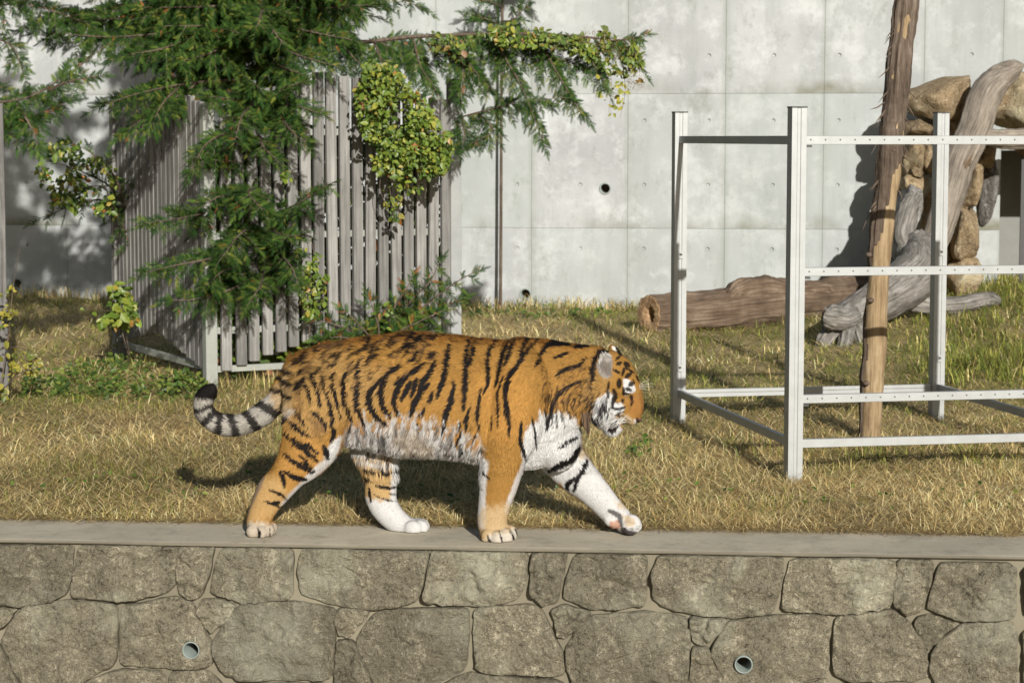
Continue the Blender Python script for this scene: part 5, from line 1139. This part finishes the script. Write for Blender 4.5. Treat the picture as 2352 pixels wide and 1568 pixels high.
# hindquarters
for w_, P in [(11,((1600,440),(1520,540),(1480,640))),(10.5,((1560,330),(1450,400),(1400,480),(1380,560),(1402,630))),(10,((1430,330),(1330,410),(1300,500),(1310,580),(1360,650))),(9.5,((1320,390),(1250,470),(1230,560),(1260,640),(1330,692))),(9,((1180,290),(1170,400),(1160,520),(1160,620),(1182,690))),
 (8,((1110,330),(1070,420),(1065,520),(1090,600),(1112,670))),(6,((1010,375),(1000,450),(1020,540),(1042,630))),(6,((945,375),(950,460),(980,560),(1002,690))),(6,((870,355),(900,460),(922,570))),(5.5,((830,400),(850,500),(860,560))),(5,((790,420),(800,500))),
 (9,((755,815),(820,850),(900,920))),(8,((690,880),(760,930),(850,985),(880,985))),(9,((690,985),(750,1030),(825,1045))),(8,((668,990),(688,1090))),(9,((938,820),(965,905))),(7,((800,925),(870,972))),(5,((590,1110),(650,1130),(706,1172))),(5,((610,1190),(660,1185))),(6,((780,880),(840,930))),
 (6,((1170,955),(1280,978),(1398,962))),(5.5,((1262,1082),(1340,1097),(1394,1088))),(4,((1248,1138),(1310,1165),(1398,1182))),(6,((1182,1000),(1242,1055))),(4.5,((1215,1090),(1228,1185))),(3,((1340,1130),(1392,1140))),
 (9,((700,740),(770,790),(850,830),(900,870))),(8,((730,660),(800,720),(870,760))),(8,((880,600),(930,650),(960,720))),(7,((980,660),(1000,740),(980,800))),(6,((760,560),(790,640),(840,690))),(5,((560,1180),(610,1195),(660,1215))),
 (4.5,((520,1350),(530,1390),(520,1425))),(3.5,((590,1340),(596,1380),(592,1410)))]: stroke(c1(*P), w_)  # short black paw lines paint the crease shade between toes
stroke(c1((850,640),(900,680),(955,725)), 15, BR, .7, .5, 4, 3); stroke(c1((880,700),(920,780)), 14, BR, .6, .5, 4, 3); stroke(c1((548,1040),(512,1115),(462,1215),(436,1300)), 12.5, (.12, .10, .085), .8, .3, 4); stroke(c1((780,480),(800,560),(760,640)), 12, BR, .6, .5, 4, 3)
for k in range(100):                                    # tousled damp fur along the rump and back
    x = rng.uniform(690, 1010); top = np.interp(x, [690, 760, 900, 1010], [815, 788, 764, 764]); y = top + abs(rng.normal(0, 42)); L = rng.uniform(14, 34)
    stroke([(x, y), (x - L * .7, y + L * rng.uniform(.1, 1.0))], rng.uniform(2.6, 3.9) * 2.0, BK if rng.random() < .75 else BR, rng.uniform(.65, .95), .8, 1.2, 1.6)
for k in range(60):
    x = rng.uniform(1010, 1280); y = np.interp(x, [1010, 1130, 1200, 1280], [764, 781, 774, 783]) + abs(rng.normal(0, 7)); stroke([(x, y), (x - rng.uniform(6, 14), y + 3)], rng.uniform(2, 4), BK, .5)
# tail: pale with black rings and a black tip
poly(c1((110,480),(300,480),(280,640),(420,620),(520,540),(620,480),(760,600),(620,740),(420,800),(250,800),(110,700)), (.27, .255, .225), 5)
poly(c1((600,480),(740,330),(760,580),(640,660)), (.26, .18, .09), 8, .85)
for w_, P in ((12.2,((105,648),(250,592))),(15,((160,745),(268,615))),(17,((275,800),(300,630))),(18,((415,800),(355,630))),(19,((560,760),(435,600))),(19,((700,650),(500,545))),(12.1,((740,520),(580,460))),(12.1,((750,440),(630,390))),(12.1,((750,375),(670,340)))): stroke(c1(*P), w_, BK, .95, .05, 2, 1.5)
poly(c1((120,440),(300,430),(280,545),(215,562),(120,552)), BK, 3)
# face marks
stroke(c3((720,330),(620,375),(565,470),(545,580),(550,690)), 12.5, BK, 1, .3, 2); poly(c3((810,235),(880,235),(910,320),(915,400),(860,370),(825,310)), BK, 1.5)
for w_, P in ((8.5,((872,690),(862,775))),(8,((802,815),(818,880),(785,1000))),(5,((722,820),(732,905))),(3.6,((765,1032),(850,1052),(945,1032))),(3,((742,1045),(718,1100))),(2.6,((935,1075),(880,1105),(825,1125))),(4.5,((935,855),(1000,880),(1032,950),(1020,1010))),(8,((955,655),(1015,605))),(7.5,((998,755),(1044,728))),(6.5,((955,800),(1015,818))),(7,((845,490),(890,470))),(5,((935,540),(908,630))),(5,((825,440),(880,388))),(5,((935,465),(965,555))),(3,((985,555),(1055,600))),(2.6,((1040,680),(1062,722))),(5,((910,925),(915,975))),(4,((925,790),(925,870))),(4,((800,560),(870,600))),(3.5,((960,470),(1000,520))),(3,((1080,640),(1110,700))),(3,((860,1130),(930,1205),(1010,1262))),(2,((930,1150),(1000,1200))),(2,((900,1170),(980,1235))),(3.5,((930,1165),(990,1165))),(5,((740,720),(725,800))),(4,((640,1000),(660,1100))),(4,((600,1100),(620,1200))),(4,((560,1120),(550,1220))),(3.5,((680,950),(690,1050)))):
    stroke(c3(*P), w_ * (1.35 if w_ < 4.01 else 1.0), BK, .95, .45, .9, .7)
poly(c3((715,1300),(770,1235),(850,1190),(880,1230),(860,1290),(800,1335),(740,1330)), (.02, .015, .015), 1.5); poly(c3((1080,1165),(1170,1190),(1150,1225),(1080,1240)), (.035, .02, .018), 1); stroke(c3((1055,1175),(1072,1235)), 4, WH, .9, .3, 1); stroke(c3((930,1275),(1010,1280),(1072,1248)), 3, WH, .9, .3, 1)
stroke(c3((945,880),(985,905)), 2.4, WH, .9, .3, .8)
for k in range(60):
    x = rng.uniform(540, 720); y = rng.uniform(880, 1200); stroke(c3((x, y), (x - 15, y + rng.uniform(50, 110))), rng.uniform(1.2, 2.4), BK, .55)
for k in range(70):                                     # ruff and neck fur, dark between the locks
    x = rng.uniform(330, 560); y = rng.uniform(650, 1000); stroke(c3((x, y), (x - rng.uniform(5, 30), y + rng.uniform(60, 130))), rng.uniform(1.8, 3.2), BK if rng.random() < .6 else BR, .7, .8)
for P in (((540,700),(520,820),(470,960)),((600,760),(560,900),(520,1040)),((460,640),(430,780),(370,900)),((640,800),(610,920))): stroke(c3(*P), 4.0, BK, .8, .7)
for P in (((780,1030),(830,1085),(900,1085)),((760,1100),(820,1130)),((830,960),(880,1000))): stroke(c3(*P), 2.4, BK, .85, .6, .8)
poly(c3((900,1100),(980,1140),(1050,1200),(1070,1250),(1000,1285),(920,1270),(870,1200)), (.34, .27, .18), 3, .75)
for P in (((900,1130),(960,1175),(1030,1225)),((885,1165),(950,1215),(1010,1250)),((880,1210),(940,1250),(1000,1275))): stroke(c3(*P), 1.9, BK, .8, .4, .7, 1.2)
stroke(c3((925,850),(965,872),(1015,885),(1035,930)), 4.0, BK, 1, .4, .8); stroke(c3((700,1190),(690,1290),(720,1370)), 3.0, (.05, .045, .04), .7, .6, 1.5); stroke(c3((1110,860),(1150,980),(1165,1100)), 3.5, (.17, .085, .03), .7, .5, 2)
# pads under the lifted paw
poly(c2((1235,1310),(1290,1300),(1310,1345),(1270,1365),(1230,1345)), (.40, .24, .18), 2); poly(c2((1310,1345),(1420,1375),(1400,1405),(1310,1400)), (.05, .04, .04), 3); stroke(c2((1230,1240),(1290,1270),(1310,1330)), 8, (.04, .035, .035), .9, .5, 2); stroke(c2((1320,1350),(1370,1355),(1420,1350)), 3, BK, .8)
def sample(px, py):
    i = np.clip(((px - X0) * SS).astype(int), 0, GW * SS - 1); j = np.clip(((py - Y0) * SS).astype(int), 0, GH * SS - 1); return coat[j, i]
tiger = empty('tiger', (TP(1050, 1240).x, 10.35, 0), 'orange tiger with black stripes and white belly striding along the coping', 'tiger')
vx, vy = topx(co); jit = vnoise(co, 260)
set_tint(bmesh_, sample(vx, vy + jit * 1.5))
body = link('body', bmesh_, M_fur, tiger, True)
# fur: short tapered strands that follow the lie of the coat
guides = np.array([(1470,945,-.3,-1),(1440,850,-.8,-.6),(1455,900,-.3,-1),(1420,930,-1,.3),(1385,940,-.35,1),(1390,840,-.3,-1),(1330,860,-.85,.5),(1290,960,-.3,1),(1150,790,-1,.12),(1250,790,-1,.1),(1180,900,-.5,.85),(1050,900,-.75,.65),(1050,790,-1,.15),(1000,1020,-.3,1),(900,790,-1,.25),(850,900,-.6,.8),(730,830,-.8,.6),(720,950,-.4,1),(650,1100,-.6,.8),(600,1190,.1,1),(870,1100,0,1),(930,1200,.8,.5),(1140,1120,-.05,1),(1160,1230,.6,.6),(1350,1110,.7,.7),(1440,1200,.8,.5),(640,925,-.8,.6),(560,976,-1,.2),(490,972,-.9,-.4),(466,945,-.2,-1),(480,908,.6,-.8),(1250,1010,-.1,1),(1405,985,-.1,1),(850,1000,-.3,1)], float)
def lie(px, py):
    W_ = 1 / (((px[:, None] - guides[:, 0]) ** 2 + (py[:, None] - guides[:, 1]) ** 2) + 60) ** 1.6; d = W_ @ guides[:, 2:]; return d / np.maximum(np.linalg.norm(d, axis=1, keepdims=True), 1e-6)
def fur_len(px, py):
    L = np.full(px.shape, .019); g = lambda x, y, r, v: np.where((px - x) ** 2 + (py - y) ** 2 < r * r, v, 0)
    L = np.where(py > 1085, .009, L); L = np.where(py > 1195, .006, L); belly = inpoly(px, py, [(786,1040),(790,1000),(841,975),(1021,990),(1104,1010),(1110,1100),(780,1090)]); L = np.where(belly, .042, L)
    L = np.where((px < 660) & (py < 1010), .022, L); L = np.where(px > 1395, .006, L); L = np.where(inpoly(px, py, [(1352,900),(1395,900),(1400,1000),(1340,1000)]), .040, L); L = np.where(inpoly(px, py, [(1250,900),(1352,880),(1345,985),(1230,1010)]), .030, L)
    L = np.where(inpoly(px, py, [(1385,975),(1425,985),(1415,1010),(1380,1005)]), .018, L); L = np.where(inpoly(px, py, [(660,800),(1000,755),(1000,830),(720,1000),(650,1030)]), .034, L); return L
bmesh_.calc_loop_triangles(); nt3 = len(bmesh_.loop_triangles); tri = np.zeros(nt3 * 3, np.int32); bmesh_.loop_triangles.foreach_get('vertices', tri); tri = tri.reshape(-1, 3)
A, B, Cc = co[tri[:, 0]], co[tri[:, 1]], co[tri[:, 2]]; fn = np.cross(B - A, Cc - A); ar = np.linalg.norm(fn, axis=1); fn = fn / np.maximum(ar, 1e-12)[:, None]
vn = np.zeros_like(co); 
for k in range(3): np.add.at(vn, tri[:, k], fn * ar[:, None])
vn = nrm(vn)
NF = 230000; ti = rng.choice(nt3, NF, p=ar / ar.sum()); u = rng.random((NF, 2)); fl_ = u.sum(1) > 1; u[fl_] = 1 - u[fl_]; wA = 1 - u.sum(1)
O = A[ti] * wA[:, None] + B[ti] * u[:, :1] + Cc[ti] * u[:, 1:]; Nn = nrm(vn[tri[ti, 0]] * wA[:, None] + vn[tri[ti, 1]] * u[:, :1] + vn[tri[ti, 2]] * u[:, 1:])
ok = ~((Nn[:, 2] < -.85) & (O[:, 2] < .03)); O = O[ok]; Nn = Nn[ok]; px, py = topx(O)
d2 = lie(px, py); messy = np.where((px < 1010) & (py < 1000) & (px > 665), .30, .16); rum = vnoise(O, 22)
ang = rum * messy * 1.6 + rng.normal(0, 1, len(O)) * messy * .5; ca, sa = np.cos(ang), np.sin(ang); d2 = np.stack([d2[:, 0] * ca - d2[:, 1] * sa, d2[:, 0] * sa + d2[:, 1] * ca], 1)
D3 = d2[:, :1] * np.array(FWD) + d2[:, 1:] * np.array((0, 0, -1.0)); D3 = nrm(D3 - (D3 * Nn).sum(1, keepdims=True) * Nn + 1e-6)
Ln = fur_len(px, py) * rng.uniform(.6, 1.25, len(O)); lift = rng.uniform(.10, .45, len(O)) + .15 * rum + np.where((px < 1010) & (py < 1000), .18 * (vnoise(O, 55) + .4), 0)
tip_d = nrm(D3 * np.cos(lift)[:, None] + Nn * np.sin(lift)[:, None]); side = np.cross(Nn, D3); wd = np.clip(Ln * .10, .0012, .0026)
p0 = O - Nn * .001; p1 = O + tip_d * (Ln * .55)[:, None]; p2 = O + nrm(tip_d + D3 * .35) * Ln[:, None]
P = np.stack([p0 - side * wd[:, None], p0 + side * wd[:, None], p1 - side * wd[:, None] * .75, p1 + side * wd[:, None] * .75, p2], 1); P[..., 2] = np.maximum(P[..., 2], .003)
n = len(O); T = (np.array([(0, 1, 2), (1, 3, 2), (2, 3, 4)])[None] + (np.arange(n) * 5)[:, None, None]).reshape(-1, 3)
sj = rng.normal(0, 1, n) * np.where((px < 668) | (px > 1400), .6, np.clip(Ln / .019, .35, 1.2) * 1.05); al = px * d2[:, 0] + py * d2[:, 1]; ac = -px * d2[:, 1] + py * d2[:, 0]
strk = vnoise(np.stack([al / 16, ac / 2.6, np.zeros(n)], 1)) * .26 + vnoise(np.stack([al / 40, ac / 9, np.ones(n)], 1)) * .16  # shade of the valleys between fur clumps, put into the strand colour
cl = sample(px + d2[:, 0] * sj, py + d2[:, 1] * sj) * (rng.uniform(.82, 1.2, (n, 1)) + strk[:, None]); cc_ = np.repeat(cl[:, None, :], 5, 1); cc_[:, 4] *= 1.12; cc_ = np.clip(cc_, 0, .88)
fu = mk_np('fur', P.reshape(-1, 3), T, M_fur, cc_.reshape(-1, 3), body); fu['kind'] = 'stuff'
# eyes, nose, whiskers, beard tuft
M_eye, nt_, b_ = newmat('amber eye'); b_.inputs['Base Color'].default_value = (.28, .17, .03, 1); b_.inputs['Roughness'].default_value = .08
for s in (-1, 1):
    e = mk('eye', *ellipsoid(TP(1442.5, 907, s * .060), (FWD * .011, LATV * .012, UPV * .009), 14, 10), M_eye, tiger, True)
    mk('pupil', *ellipsoid(TP(1443.5, 907, s * .068), (FWD * .004, LATV * .005, UPV * .004), 10, 8), M_black, e, True)
M_nose = mat_plain('nose leather', (.10, .05, .042), .6); mk('nose', *ellipsoid(TP(1468, 961, 0), (FWD * .014 - UPV * .006, LATV * .024, UPV * .011), 14, 10), M_nose, tiger, True)
M_whisk = mat_plain('whisker', (.85, .84, .8), .4)
for k in range(13):
    a = TP(1432 + rng.uniform(-8, 8), 962 + rng.uniform(-8, 8), -.066); e = TP(1396 + rng.uniform(-6, 22), 986 + rng.uniform(-14, 4), -.15 - rng.uniform(0, .05)); mdp = (a + e) / 2 + UPV * .012 - LATV * .02
    mk('whisker', *tube([a, mdp, e], [.0011, .0009, .0004], None, LATV, 4), M_whisk, tiger)
for k in range(4):
    a = TP(1468, 884 + k * 3, -.03); e = TP(1488 + rng.uniform(0, 14), 872 + k * 8, -.06); mk('whisker', *tube([a, (a + e) / 2 + UPV * .004, e], [.0009, .0007, .0003], None, LATV, 4), M_whisk, tiger)
nL = 260; t0 = rng.random((nL, 2)); base = np.array([tuple(TP(1334 + a_ * 16, 918 + b_ * 30, -.095 - .02 * b_)) for a_, b_ in t0]); tipp = np.array([tuple(TP(1346 + a_ * 8 + rng.normal(0, 3), 955 + a_ * 20 + b_ * 34, -.10)) for a_, b_ in t0])
mid = base * .45 + tipp * .55 + np.array((-.006, -.004, .0)); sdv = np.array(FWD) * .0022
P = np.stack([base - sdv, base + sdv, mid - sdv, mid + sdv, tipp], 1); T = (np.array([(0, 1, 2), (1, 3, 2), (2, 3, 4)])[None] + (np.arange(nL) * 5)[:, None, None]).reshape(-1, 3)
cl = np.array([(.09, .06, .038), (.03, .022, .017), (.15, .10, .06)])[rng.integers(0, 3, nL)]; tf_ = mk_np('throat_tuft', P.reshape(-1, 3), T, M_fur, np.repeat(cl, 5, 0), tiger); tf_['kind'] = 'stuff'
